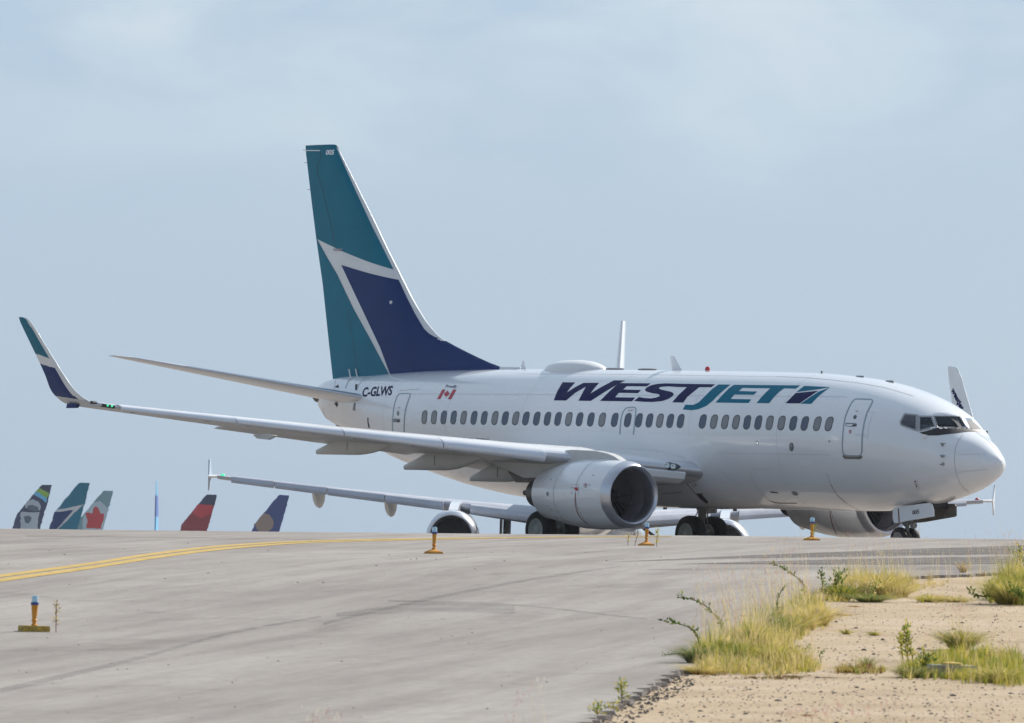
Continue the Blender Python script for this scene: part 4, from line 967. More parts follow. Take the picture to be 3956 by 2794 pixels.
q_ = N3([(1470, 210), (1600, 235), (1560, 330), (1500, 330)])
MB().box(V(3.3, 0, 1.62), (.62, .42, .10)).build('gear_bay', DARK, ng)
vs, fs = text_px('005', *N3([(1312, 318), (1372, 306), (1310, 280)]), 0, .02, 12)
mesh('door_number', [V(*((lambda h: (h[0], .526, h[2]))(hit(x, y, 'y', .526)))) for x, y in vs], fs, BLACKM, gd)
vs, fs = subpoly([N3([(1183, 262), (1192, 260), (1200, 384), (1190, 386)])], 12); mesh('red_stripe', [V(*((lambda h: (h[0], .524, h[2]))(hit(x, y, 'y', .524)))) for x, y in vs], fs, DRED, gd)
#BACK
# ------------------------------------------------------------------ pilot behind the side window
def at(px, py, d):
    r = ray(px, py); return CAM+r*(d/FH.dot(r))
def skinfig(name, verts, edges, radii, m_, parent=None, sub=1):
    me = bpy.data.meshes.new(name); me.from_pydata(verts, edges, []); o = link(name, me, m_, parent, False)
    o.modifiers.new('skin', 'SKIN'); me.skin_vertices.new() if not me.skin_vertices else None
    for i, r in enumerate(radii):
        r = r if isinstance(r, tuple) else (r, r); me.skin_vertices[0].data[i].radius = r
    me.skin_vertices[0].data[0].use_root = True
    sb = o.modifiers.new('sub', 'SUBSURF'); sb.levels = sub; sb.render_levels = sub
    dg = bpy.context.evaluated_depsgraph_get(); em = bpy.data.meshes.new_from_object(o.evaluated_get(dg)); em.name = name
    o.modifiers.clear(); o.data = em
    em.polygons.foreach_set('use_smooth', [True]*len(em.polygons)); 
    if not em.materials: em.materials.append(m_)
    return o
SKIN = mat('skin', (.34, .19, .13), .5); SHIRT = mat('white_shirt', (.75, .76, .78), .8); TROU = mat('dark_trousers', (.02, .022, .03), .8); HAIR = mat('dark_brown_hair', (.03, .018, .012), .6)
hs_, hy_, hz_ = hit(3583, 1620, 'y', .62)
hs_ -= 0.0
pil = empty('person', 'pilot in white shirt sitting behind the right cockpit side window', 'person', loc=V(hs_, .62, hz_-.72))
b0 = pil.location
def PV(f, l, u): return Vector((f, l, u))              # forward, left, up from the seat
bv = [PV(0, 0, .08), PV(0, 0, .25), PV(.02, 0, .42), PV(.02, 0, .53), PV(.03, 0, .60), PV(.035, 0, .66), PV(.04, 0, .72), PV(.03, 0, .80), PV(.02, .17, .50), PV(.08, .24, .26), PV(.30, .18, .20), PV(.02, -.17, .50), PV(.08, -.24, .26), PV(.30, -.18, .20), PV(.05, .09, .06), PV(.45, .11, .08), PV(.50, .11, -.36), PV(.05, -.09, .06), PV(.45, -.11, .08), PV(.50, -.11, -.36), PV(.62, .11, -.40), PV(.62, -.11, -.40)]
be_ = [(0, 1), (1, 2), (2, 3), (3, 4), (4, 5), (5, 6), (6, 7), (3, 8), (8, 9), (9, 10), (3, 11), (11, 12), (12, 13), (0, 14), (14, 15), (15, 16), (0, 17), (17, 18), (18, 19), (16, 20), (19, 21)]
br = [(.13, .11), (.13, .10), (.15, .11), (.10, .08), (.052, .052), (.065, .07), (.085, .098), (.062, .07), .058, .046, .034, .058, .046, .034, .085, .06, .042, .085, .06, .042, .03, .03]
for sy in (1, -1):                                     # hands resting forward, five bent fingers each
    wi = 10 if sy > 0 else 13; base = bv[wi]; pc = len(bv); bv.append(base+PV(.07, 0, -.01)); be_.append((wi, pc)); br.append((.032, .018))
    for k, ln_ in enumerate((.065, .075, .078, .068, .052)):
        a_ = len(bv)
        if k == 0: p1, p2 = PV(.0, -.035*sy, -.01), PV(.025, -.055*sy, -.025)
        else: p1, p2 = PV(.035, (-.03+.02*(k-1))*sy, -.008), PV(.035+ln_*.6, (-.032+.021*(k-1))*sy, -.035)
        bv += [bv[pc]+p1, bv[pc]+p2]; be_ += [(pc, a_), (a_, a_+1)]; br += [.010, .008]
body = skinfig('body', bv, be_, br, SKIN, pil, 2)
hd = MB(); 
shirt = skinfig('shirt', [PV(0, 0, .06), PV(0, 0, .25), PV(.02, 0, .42), PV(.02, 0, .54), PV(.02, .17, .505), PV(.07, .24, .30), PV(.02, -.17, .505), PV(.07, -.24, .30)], [(0, 1), (1, 2), (2, 3), (3, 4), (4, 5), (3, 6), (6, 7)], [(.145, .125), (.145, .115), (.17, .125), (.095, .085), .072, .06, .072, .06], SHIRT, pil, 1)
trou = skinfig('trousers', [PV(0, 0, .10), PV(.05, .09, .06), PV(.45, .11, .08), PV(.50, .11, -.30), PV(.05, -.09, .06), PV(.45, -.11, .08), PV(.50, -.11, -.30)], [(0, 1), (1, 2), (2, 3), (0, 4), (4, 5), (5, 6)], [(.15, .12), .10, .075, .055, .10, .075, .055], TROU, pil, 1)
t = MB(); t.lathe([(-.03, .094), (.02, .100), (.06, .088), (.095, .05), (.108, .001)], PV(.015, 0, .755), (-.15, 0, 1), 16); t.lathe([(-.14, .04), (-.08, .075), (-.03, .09)], PV(-.0, 0, .755), (-.05, 0, 1), 12); t.build('hair', HAIR, pil)
t = MB(); t.tube([PV(.125, 0, .735), PV(.15, 0, .70), PV(.125, 0, .693)], [.008, .014, .008], 6); t.build('nose', SKIN, pil)
t = MB()
for q in (-1, 1): t.lathe([(0, .012), (.006, .008), (.008, .001)], PV(.113, .032*q, .735), (1, 0, 0), 8)
t.build('eyes', HAIR, pil)
t = MB()
for q in (-1, 1): t.lathe([(-.006, .001), (0, .026), (.010, .020)], PV(.03, .088*q, .715), (0, q, 0), 10, cap=True)
t.build('ears', SKIN, pil)
t = MB(); t.box(PV(.118, 0, .668), (.006, .024, .005)); t.build('mouth', mat('lips', (.25, .08, .07), .5), pil)
t = MB(); t.loft([[PV(.13-.01*k, w_, z_) for w_, z_ in ((-.022, .50), (.022, .50), (.03, .30), (0, .27), (-.03, .30))] for k in (0, 1)]); t.build('tie', TROU, pil)
# ------------------------------------------------------------------ airliner behind, nose on
def frame(o, fwd, pos):
    f = Vector(fwd).normalized(); l = Vector((0, 0, 1)).cross(f); mm3 = Matrix((f, l, Vector((0, 0, 1)))).transposed().to_4x4(); mm3.translation = pos; o.matrix_world = mm3
BG = empty('airliner', 'white airliner far behind, nearly nose-on, its green-lit wingtip reaching left under the teal-tailed one', 'airplane')
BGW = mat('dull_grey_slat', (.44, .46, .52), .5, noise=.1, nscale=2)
BG['label'] = 'white airliner seen nose-on beyond the big one, green light on its left-hand wingtip'
cyaw = radians(3.7)
bf = (-FH*cos(cyaw)-RH*sin(cyaw))
d18 = 327; a18 = 3.86
pos = CAM+FH*d18+RH*a18+bf*18.0; pos.z = -1.33
sc_ = 37.57/32.18
tb = lambda s_, y, z: (s_*sc_, y*1.05, (z-1.383)*1.03+1.72)
R = fuselage_rings([.0, .05, .15, .4, .8, 1.4, 2, 3, 4.5, 6.5, 9, 14, 19, 21, 23, 25, 27, 29, 30.5, 31.6, 32.18], 40, False, tb)
MB().loft(R).build('fuselage', WHITE, BG)
def Vb(s_, y, z): return V(s_, y, z)
for sd in (1, -1):
    R = []; gl = lambda y: 11.6+(y-2)*.51; gt = lambda y: 18.3 if y < 6.4 else 18.3+(y-6.4)*.245; gz = lambda y: 2.72+(y-2)*.088
    for y in [1.2, 2, 4, 5.7, 6.4, 9, 12, 15, 16.6]: R.append([V(p.x, sd*p.y, p.z) for p in ring_af((gl(y), y, gz(y)), (gt(y), y, gz(y)-.1), (0, 0, 1), .125-.002*y)])
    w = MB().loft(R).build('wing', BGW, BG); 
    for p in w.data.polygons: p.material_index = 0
    for y0, y1 in ((2.3, 5.1), (6.3, 8.9), (8.95, 11.5), (11.55, 13.9), (13.95, 15.9)):
        R = []
        for y in (y0, y1):
            k = 1.75-.62*(y-2)/15; R.append([V(gl(y)-.32*k+x*k*.8, sd*y, gz(y)+.03-.05*k+z*k) for x, z in ((.62, .10), (.36, .118), (.13, .068), (.0, -.045), (.0, -.1), (.05, -.15), (.1, -.13), (.12, -.01), (.4, .085))])
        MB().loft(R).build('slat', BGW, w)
    MB().loft([[V(gl(16.6)+.1+a, sd*y, gz(16.6)+b) for a, b in ((0, 0), (.4, .07), (1.5, .03), (1.6, -.05), (.4, -.07))] for y in (16.55, 17.0)]).build('wing_tip', WWING, w)
    MB().loft([[V(gl(16.6)+a, sd*y+sd*dy*(abs(b)/.7), gz(16.6)+b) for a, b in ((.5, .02), (1.1, .72), (1.6, .75), (1.75, .0), (1.5, -.62), (1.2, -.6))] for y, dy in ((16.99, .06), (17.03, .08))]).build('wingtip_fence', WWING if sd < 0 else BLUEG and mat('pale_blue_paint', (.38, .46, .56), .4), w)
    t = MB(); t.lathe([(0, .10), (.05, .07), (.07, .001)], V(gl(16.6)+.02, sd*16.35, gz(16.6)+.02), (1, 0, 0), 10); t.build('navigation_light', GREENL if sd > 0 else RED, w)
    for y, dl in ((5.9, 0), (8.9, 0), (12.1, 0)):
        R = []
        for i in range(9):
            u = i/8; wd = max(.02, .26*sin(pi*min(1, u*1.1+.02))**.5); dp = max(.02, .55*sin(pi*min(.98, u*.95+.05))**.6)
            R.append([V(gt(y)-2.6+3.4*u, sd*y+wd*cos(a), gz(y)-.15+(-dp if sin(a) < 0 else .1)*abs(sin(a))-.3*u) for a in [2*pi*j/12 for j in range(12)]])
        MB().loft(R).build('flap_track_fairing', CANOE, w)
    c = V(10.9, sd*5.75, 1.72); ax = V(1, 0, 0)
    e = MB().lathe([(.0, .93), (.05, .99), (.2, 1.05), (.8, 1.12), (1.8, 1.12), (2.8, .98), (3.4, .82), (3.38, .75), (3.1, .6), (4.2, .38), (4.7, .05)], c, ax, 40).build('engine_nacelle', WHITE, BG)
    MB().lathe([(.5, .78), (.1, .83), (.0, .89), (.0, .94), (.06, .997), (.22, 1.062)], c, ax, 40).build('inlet_lip', LIPM, e)
    MB().lathe([(.5, .78), (1.2, .84), (1.21, .001)], c, ax, 30).build('inlet_duct', DARK, e); MB().lathe([(1.2, .25), (.8, .001)], c, ax, 16).build('spinner', DARK, e)
    MB().loft([[V(s_, sd*5.75+o, z) for s_, z in ((11.7, 2.84), (12.6, 3.1), (13.8, 3.25), (17.0, 3.0), (17.2, 2.6), (14.8, 2.3), (13.2, 2.5))] for o in (-.2, .2)]).build('pylon', WHITE, BG)
    zz = .57; t = MB(); t.tube([V(17.2, sd*3.8, zz), V(17.2, sd*3.8, 2.9)], .17, 10); t.tube([V(17.2, sd*3.2, zz), V(17.2, sd*4.4, zz)], .09, 8); t.tube([V(17.2, sd*3.7, 1.2), V(17.0, sd*2.0, 2.4)], .07, 8); t.box(V(17.1, sd*4.05, 1.9), (.5, .03, .75)); g = t.build('main_gear', GEARM, BG)
    for dy in (-.46, .46): wheel('wheel', V(17.2, sd*3.8+dy, zz), .57, .42, g)
    R = []
    for y in (.3, 2, 4, 6.1): R.append([V(p.x, sd*p.y, p.z) for p in ring_af((32.0+(y)*.6, y, 4.75+y*.1), (35.6+y*.3, y, 4.75+y*.1), (0, 0, 1), .09)])
    MB().loft(R).build('tailplane', WWING, BG)
R = []
for u in [i/8 for i in range(9)]:
    z = 5.6+(11.76-5.6)*u; R.append([V(p.x, p.y, p.z) for p in ring_af((29.8+5.0*u if u > .12 else 28.4+16.7*u*.95, 0, z), (35.4+1.6*u, 0, z), (0, 1, 0), .13-.02*u)])
MB().loft(R).build('vertical_fin', WHITE, BG)
t = MB(); t.tube([V(5.07, 0, .38), V(5.0, 0, 2.2)], .09, 8); g = t.build('nose_gear', GEARM, BG)
for dy in (-.25, .25): wheel('wheel', V(5.07, dy, .38), .38, .22, g)
for sd in (1, -1): MB().loft([[V(4.2+a, sd*(.55+o), b) for a, b in ((0, 1.15), (1.8, 1.15), (1.8, 1.95), (0, 1.95))] for o in (0, .03)]).build('gear_door', WHITE, g)
MB().loft([[V(s_, w_*cos(a), 2.15+.62*sin(a)) for a in [2*pi*j/20 for j in range(20)]] for s_, w_ in ((10.5, .5), (12.5, 1.9), (19, 2.0), (21.5, .6))]).build('wing_root_fairing', WHITE, BG)
frame(BG, bf, pos)
# ------------------------------------------------------------------ far parked airliners: only their tails stand above the crest
FUS_FAR = None
LIME = mat('lime_paint', (.22, .38, .05), .5); LBLUE = mat('light_blue_paint', (.10, .38, .62), .4); RBLUE = mat('royal_blue_paint', (.045, .12, .42), .4)
NAVYF = mat('deep_navy_paint', (.012, .022, .075), .45); GREYF = mat('pale_grey_face', (.34, .38, .42), .6); PGREEN = mat('pale_grey_green_paint', (.17, .31, .34), .5); PGREY = mat('pale_grey_paint', (.42, .52, .57), .5)
REDB = mat('bright_red_paint', (.50, .02, .03), .45); REDD = mat('dark_red_paint', (.26, .012, .022), .45); TAN = mat('tan_globe_paint', (.30, .22, .17), .5); SMOKY = mat('smoky_grey_paint', (.06, .09, .13), .6); BLUEN = mat('tail_navy_blue', (.02, .045, .19), .45); WARMG = mat('warm_white_paint', (.62, .62, .62), .5)
def far_plane(label, xte, yte, p, livery, base, hdg=22, sx=None, group=None):
    """xte,yte: where the rear top corner of the fin stands in the photograph; p: pixels per metre; hdg: degrees the nose points away from image left"""
    d = FPX/p; o = empty('airliner', label, 'airplane', 'parked airliners far beyond the crest')
    fwd = (-RH*cos(radians(hdg))+FH*sin(radians(hdg)))
    top = at(xte, yte, d); pos = top+fwd*33.39; pos.z = top.z-12.5
    global FUS_FAR
    if FUS_FAR is None:
        f = MB().loft(fuselage_rings([.0, .2, .8, 2, 4, 6, 12, 19, 22, 26, 29, 31, 32.18], 20, False)).build('fuselage', WHITE, o); FUS_FAR = f.data
    else: link('fuselage', FUS_FAR, None, o)
    global fLE
    keepLE = fLE; fLE = lambda z: keepLE(z) if z > 8.1 else 28.05-.30*(8.1-z)
    def WB(s_, y, z): return (s_+.13*MN.noise(Vector((xte*.1, z*2.6, s_*1.3)))+.05*MN.noise(Vector((xte*.1, z*9, s_*4))), y, z+.08*MN.noise(Vector((s_*2.6, xte*.1, z*2))))
    fm = fin_mesh(o, base, WB)
    for sd in (1, -1):
        for poly, m_ in livery:
            fin_decal('tail_livery', poly, m_, fm, sd, .035+.012*livery.index((poly, m_)), .3, 0, WB)
        if sd == 1:
            for q in (1, -1):
                MB().loft([[V(pp.x, q*pp.y, pp.z) for pp in ring_af((28.6+(y-.8)*.65, y, 4.5+(y-.8)*.12), (31.5+(y-.8)*.335, y, 4.5+(y-.8)*.12), (0, 0, 1), .1)] for y in (.5, 6.9)]).build('tailplane', WWING, o)
                MB().loft([[V(pp.x, q*pp.y, pp.z) for pp in ring_af((wLE(y), y, wZL(y)), (wTE(y), y, wZT(y)), (0, 0, 1), .1)] for y in (1.4, 5.8, 16.8)]).build('wing', WWING, o)
    fLE = keepLE
    frame(o, fwd, pos); return o
k85 = cos(radians(22))
def loc(xte, yte, p, pts, k=.3049, x0=0, y0=1800): return [(33.39+((x0+x*k)-xte)/(p*k85), 12.5-((y0+y*k)-yte)/p) for x, y in pts]
P1 = (200, 1874, 27.5)
far_plane('dark navy tail with a pale grey face and lime band, farthest left of the row', *P1, [
    (loc(*P1, [(420, 290), (520, 290), (630, 350), (600, 420), (520, 380), (400, 340)]), LIME), (loc(*P1, [(400, 330), (500, 345), (600, 410), (590, 470), (530, 420), (420, 360)]), LBLUE),
    (loc(*P1, [(320, 500), (350, 450), (430, 430), (500, 460), (528, 510), (520, 570), (440, 560), (335, 545)]), GREYF),
    (loc(*P1, [(345, 520), (420, 500), (500, 530), (500, 580), (380, 570)]), SMOKY),
    (loc(*P1, [(270, 600), (330, 590), (400, 600), (520, 590), (500, 680), (490, 900), (285, 900)]), GREYF), (loc(*P1, [(320, 650), (380, 640), (420, 670), (390, 740), (340, 735)]), SMOKY)], NAVYF)
P2 = (347, 1866, 27.7)
TUs = [(s_, z) for s_, z in TU]
far_plane('teal tail with white wedge and navy panel, second from left of the row', *P2, [([(s_-(1.6 if s_ < fLE(z)+.9 and z < 12.3 else 0), z) for s_, z in q], m_) for q, m_ in ((TU, TEAL), (TLo, TEAL), (NV, NAVY))], WARMG)
P3 = (437, 1897, 25.8)
far_plane('grey-green tail with a red maple leaf, third from left of the row', *P3, [
    (loc(*P3, [(1060, 700), (1100, 560), (1180, 470), (1280, 450), (1400, 560), (1390, 900), (1060, 900)]), PGREY),
    (loc(*P3, [(1225, 515), (1262, 560), (1285, 610), (1330, 610), (1322, 690), (1300, 760), (1300, 800), (1110, 800), (1125, 700), (1088, 605), (1140, 600), (1180, 612), (1190, 560)]), REDB)], PGREEN)
P5 = (838, 1912, 27.2); z6 = dict(k=.5229, x0=700, y0=1780)
far_plane('dark red tail with bright red chevron and navy top, right of the blue fin', *P5, [
    (loc(*P5, [(150, 200), (300, 200), (300, 322), (210, 330), (100, 322)], **z6), NAVYF), (loc(*P5, [(60, 372), (110, 325), (240, 330), (235, 385), (150, 430)], **z6), REDB)], REDD)
P6 = (1117, 1914, 27.2)
far_plane('navy blue tail with a tan globe low on its front, rightmost of the row', *P6, [(loc(*P6, [(620+70*cos(a*.4), 465+70*sin(a*.4)) for a in range(16)], **z6), TAN)], BLUEN)
P4 = (604, 1858, 27.0)
o4 = far_plane('slender light blue tail fin seen edge-on between the coloured tails', *P4, [([(20, 4), (34, 4), (34, 7.4), (20, 7.6)], LBLUE), ([(20, 7.4), (34, 7.4), (34, 10.4), (20, 10.4)], RBLUE)], LBLUE, hdg=90)
P7 = (3556, 2016, 27.0)
o7 = far_plane('white tail fin seen edge-on just right of the nose wheels', *P7, [], WHITE, hdg=90)
#GROUNDSTUFF
# ------------------------------------------------------------------ taxiway edge lights
YPOST = mat('yellow_post_paint', (.62, .27, .025), .5, noise=.15, nscale=12); YSLAB = mat('worn_yellow_slab', (.50, .34, .07), .85, noise=.45, nscale=14, bump=.4, bscale=40); DBLUE = mat('blue_collar', (.02, .07, .28), .4)
LENS = mat('pale_blue_lens', (.5, .78, .95), .1, trans=.35, coat=1)
def edge_light(kind, px, py, ppm, label):
    p = gpx(px, py); a, d = ad(p); p = G(a, d); o = empty('taxiway_light', label, 'edge light', 'blue taxiway edge lights', p)
    if kind == 0:
        t = MB(); t.loft([[Vector((x*.2*k, y*.2*k, z)) for x, y in ((-1, -1), (1, -1), (1, 1), (-1, 1))] for k, z in ((1, -.05), (1, .065), (.95, .08), (.93, .085))])
    else:
        t = MB(); t.loft([[Vector((x*.17*k, y*.17*k, z)) for x, y in ((-1, -1), (1, -1), (1, 1), (-1, 1))] for k, z in ((1.05, -.05), (1.05, .02), (1, .03), (.35, .075), (.2, .085))])
    sl = t.build('base_slab', YSLAB if kind == 0 else YPOST, o, angle=30); sl.rotation_euler[2] = math.atan2(RH.y, RH.x)+(.0 if kind else .25)
    z0 = .08; h = .44 if kind == 0 else .42
    t = MB(); t.lathe([(0, .04), (.02, .045), (.03, .028), (.06, .028), (.075, .04), (.09, .04), (.1, .032), (h*.72, .052 if kind == 0 else .042), (h*.74, .03)], (0, 0, z0), (0, 0, 1), 20); t.build('post', YPOST, o)
    t = MB(); t.lathe([(h*.70, .054), (h*.71, .058), (h*.78, .058), (h*.80, .03)], (0, 0, z0), (0, 0, 1), 20, cap=True); t.build('collar', DBLUE, o)
    t = MB(); t.lathe([(h*.79, .045), (h*.95, .047), (h*1.0, .040), (h*1.01, .001)], (0, 0, z0), (0, 0, 1), 20); t.build('lens', LENS, o)
    s_ = (FPX/d)/ppm; s_ = 1/s_ if 0 else ppm/(FPX/d); o.scale = (s_, s_, s_); return o
edge_light(0, 131, 2440, 265, 'blue-topped taxiway light on a thick square slab, nearest, lower left')
edge_light(1, 1676, 2139, 205, 'blue-topped taxiway light standing alone below the background engine')
edge_light(1, 2497, 2108, 176, 'blue-topped taxiway light below the big inlet, weeds on both sides')
edge_light(1, 3136, 2088, 176, 'blue-topped taxiway light in front of the nose, weed at its foot')

# ------------------------------------------------------------------ vegetation
def leafmat(name, col, tr=.5, noise=.3):
    M = bpy.data.materials.new(name); M.use_nodes = True; t = M.node_tree; t.nodes.clear(); L = t.links.new
    o = nd(t, 'ShaderNodeOutputMaterial'); a = nd(t, 'ShaderNodeBsdfDiffuse'); b = nd(t, 'ShaderNodeBsdfTranslucent'); mm4 = nd(t, 'ShaderNodeMixShader'); mm4.inputs[0].default_value = tr
    g = nd(t, 'ShaderNodeNewGeometry'); n_ = nd(t, 'ShaderNodeTexNoise'); n_.inputs['Scale'].default_value = 5; L(g.outputs['Position'], n_.inputs[0])
    r = nd(t, 'ShaderNodeValToRGB'); e = r.color_ramp.elements; e[0].position = .3; e[1].position = .7; e[0].color = (*[c*(1-noise) for c in col], 1); e[1].color = (*[c*(1+noise) for c in col], 1)
    L(n_.outputs['Fac'], r.inputs[0]); L(r.outputs[0], a.inputs[0]); L(r.outputs[0], b.inputs[0]); L(a.outputs[0], mm4.inputs[1]); L(b.outputs[0], mm4.inputs[2]); L(mm4.outputs[0], o.inputs[0]); return M
GYEL = leafmat('yellow_green_grass', (.47, .40, .06)); GSTR = leafmat('straw_grass', (.62, .50, .24)); GGRN = leafmat('green_grass', (.19, .235, .05)); GDRK = leafmat('dark_green_leaf', (.10, .16, .04), .4); PINKG = leafmat('pink_seed_head', (.50, .28, .25), .5); RUST = leafmat('rust_brown_stem', (.22, .10, .05), .2); PALEH = leafmat('pale_seed_head', (.62, .56, .46), .5)
VM = [GYEL, GSTR, GGRN, GDRK, PINKG, RUST, PALEH]
class Veg:
    def __init__(s): s.v = []; s.f = []; s.m = []
    def blade(s, p, h, lean, w, mi, seg=3, droop=.5):
        a = random.uniform(0, 2*pi); sd_ = Vector((cos(a), sin(a), 0))*w/2; b = len(s.v)
        for i in range(seg+1):
            u = i/seg; c = p+lean*(u**1.6)+Vector((0, 0, h*(u-droop*.35*u*u)))
            if i == seg: s.v.append(c)
            else: s.v += [c-sd_*(1-.55*u), c+sd_*(1-.55*u)]
        for i in range(seg-1): s.f.append([b+2*i, b+2*i+1, b+2*i+3, b+2*i+2]); s.m.append(mi)
        s.f.append([b+2*seg-2, b+2*seg-1, b+2*seg]); s.m.append(mi)
        return s.v[-1]
    def leaf(s, p, d, l, w, mi):
        d = Vector(d).normalized(); q = d.cross(Vector((random.uniform(-1, 1), random.uniform(-1, 1), random.uniform(-.3, 1)))).normalized()*w/2; b = len(s.v)
        s.v += [p, p+d*l*.4+q, p+d*l, p+d*l*.4-q]; s.f.append([b, b+1, b+2, b+3]); s.m.append(mi)
    def head(s, p, l, w, mi, n=14, ax=None):
        ax = ax or Vector((random.uniform(-.4, .4), random.uniform(-.4, .4), 1)).normalized()
        for i in range(n):
            u = random.random(); c = p+ax*l*u; r = w*(1-u)**.6; dv = Vector((random.uniform(-1, 1), random.uniform(-1, 1), random.uniform(0, 1)))
            s.leaf(c+dv*r*.4, dv+ax, l*.14, .006, mi)
    def stalk(s, p, h, mi, hm, hl=.09, hw=.02, lean=.2):
        ln = Vector((random.uniform(-1, 1), random.uniform(-1, 1), 0))*lean*h+RH*(-.10*h)
        t_ = s.blade(p, h, ln, .004, mi, 4, .1); s.head(t_-Vector((0, 0, hl*.2)), hl, hw, hm, 12)
    def build(s, name, **k):
        me = bpy.data.meshes.new(name); me.from_pydata([tuple(v) for v in s.v], [], s.f)
        for m_ in VM: me.materials.append(m_)
        me.polygons.foreach_set('material_index', s.m); me.update(); o = link(name, me, None, None, False); return tag(o, **k)
Z6 = lambda p: zm(2500, 2050, .6342, p)
def inpoly(poly):
    x0 = min(p[0] for p in poly); x1 = max(p[0] for p in poly); y0 = min(p[1] for p in poly); y1 = max(p[1] for p in poly)
    while True:
        x, y = random.uniform(x0, x1), random.uniform(y0, y1)
        if pip(x, y, poly): return x, y
def rooted(px, py):
    a, d = ad(gpx(px, py)); return G(a, d, -.045 if a > efun(d) else 0), d
def edge_dist(x, y, poly):
    b = 1e9
    for i in range(len(poly)):
        x1, y1 = poly[i]; x2, y2 = poly[(i+1) % len(poly)]; L2 = (x2-x1)**2+(y2-y1)**2
        t = max(0, min(1, ((x-x1)*(x2-x1)+(y-y1)*(y2-y1))/L2)); b = min(b, math.hypot(x-x1-t*(x2-x1), (y-y1-t*(y2-y1))*1.6))
    return b
def mass(name, polys, n, h0, h1, mix, label, seeds=0, clump=1.4, w=.006, thr=-.25):
    """grass grows in tussocks: fans of blades from shared crowns, thinner and lower towards the rim"""
    V_ = Veg(); tot = 0; poly = Z6(polys); guard = 0; n = int(n*1.25)
    while tot < n and guard < n*3:
        guard += 1
        x, y = inpoly(poly); ed = edge_dist(x, y, poly); x += random.gauss(0, 9); y += random.gauss(0, 3)
        if random.random() > .18+ed/26: continue
        p, d = rooted(x, y); a_ = ad(p)[0]
        c = MN.noise(Vector((a_*clump, d*clump*.6, 3.7))); c2 = MN.noise(Vector((a_*clump*1.9, d*clump, 9.1)))
        if c < thr+random.uniform(-.25, .25): continue
        hh0 = (h0+(h1-h0)*max(0, min(1, .5+c*1.6)))*(.45+.55*min(1, ed/30))*random.choice((.55, .8, 1, 1.1))
        sp = random.uniform(.25, .95); cr = random.uniform(.01, .05); q0 = random.random()+c2*.9
        for b_ in range(random.randint(7, 16)):
            an = random.uniform(0, 2*pi); rr = random.random(); hh = hh0*random.uniform(.4, 1.1); dv = Vector((cos(an), sin(an), 0))
            q = q0+random.uniform(-.22, .22); mi = mix[min(len(mix)-1, max(0, int(q*len(mix))))]
            V_.blade(p+dv*cr*rr, hh*(1-.35*sp*rr), dv*hh*sp*rr, w*random.uniform(.5, 1.3), mi, 3, random.uniform(.2, 1.3)); tot += 1
    for i in range(seeds):
        x, y = inpoly(poly); p, d = rooted(x, y); V_.stalk(p, h1*random.uniform(.8, 1.45), 1, random.choice((4, 4, 6, 1)), .07, .02)
    return V_.build(name, label=label, cat='grass', kind='stuff')
PA = [(250, 800), (330, 745), (500, 690), (700, 600), (850, 520), (980, 430), (1090, 400), (1090, 580), (940, 640), (880, 690), (860, 740), (1040, 800), (1030, 835), (880, 862), (600, 868), (400, 858), (300, 842)]
mass('tall_grass', [(330, 760), (520, 680), (700, 590), (850, 510), (980, 420), (1010, 445), (870, 560), (730, 660), (540, 740), (350, 795)], 6500, .3, .72, [2, 3, 0, 2, 1, 0, 6], 'taller mixed grass with pink heads along the pavement side of the bank', 260, w=.005)
mass('tall_grass', PA, 12000, .14, .46, [1, 0, 2, 0, 1, 2, 0, 1, 1], 'tall yellow-green grass along the broken pavement edge, left bank', 260)
mass('tall_grass', [(1080, 400), (1180, 350), (1300, 315), (1500, 325), (1620, 325), (1640, 350), (1560, 390), (1450, 412), (1250, 418), (1120, 418)], 7000, .20, .62, [1, 0, 0, 1, 2, 1], 'tall straw grass at the top of the sandy patch', 60)
mass('short_grass', [(1560, 330), (1700, 300), (1820, 300), (1830, 322), (1600, 352)], 500, .10, .22, [1, 1, 0], 'short dry grass at the far rim of the sand')
mass('short_grass', [(1630, 398), (1700, 388), (1960, 394), (1955, 418), (1700, 420), (1650, 414)], 1200, .10, .22, [1, 0, 2, 1], 'low grass strip across the upper sand')
mass('tall_grass', [(1510, 862), (1560, 790), (1700, 745), (1850, 722), (2060, 715), (2296, 750), (2296, 935), (2000, 915), (1850, 892), (1700, 882), (1560, 888)], 9500, .12, .34, [2, 0, 2, 0, 1, 0, 2], 'green-yellow grass patch in the lower right', 60, thr=-.45)
mass('tall_grass', [(2070, 405), (2120, 335), (2200, 290), (2320, 270), (2320, 440), (2200, 430), (2110, 425)], 5200, .25, .70, [0, 2, 0, 1, 2], 'tall grass thicket at the right edge', 50)
mass('short_grass', [(1140, 835), (1200, 805), (1300, 800), (1480, 830), (1400, 850), (1180, 852)], 1100, .06, .17, [5, 0, 2, 1, 5], 'rusty low growth in the middle of the sand')
mass('short_grass', [(780, 760), (1040, 770), (1070, 820), (960, 845), (800, 820)], 900, .08, .2, [0, 2, 5, 1], 'sparse grass beside the left bank')
mass('short_grass', [(300, 850), (700, 868), (950, 862), (950, 880), (600, 882), (330, 868)], 900, .04, .12, [5, 3, 1, 5], 'dead brown roots along the front of the bank')
# seed-head stalks over the far side
V_ = Veg()
for i in range(150):
    x, y = inpoly(Z6([(1020, 330), (1560, 260), (2260, 250), (2260, 300), (1600, 330), (1100, 400)])); p, d = rooted(x, y); V_.stalk(p, random.uniform(.3, .65), 1, random.choice((1, 4, 6)), .07, .02)
V_.build('seed_stalks', label='thin pinkish seed stalks standing at the pavement rim', cat='grass', kind='stuff')
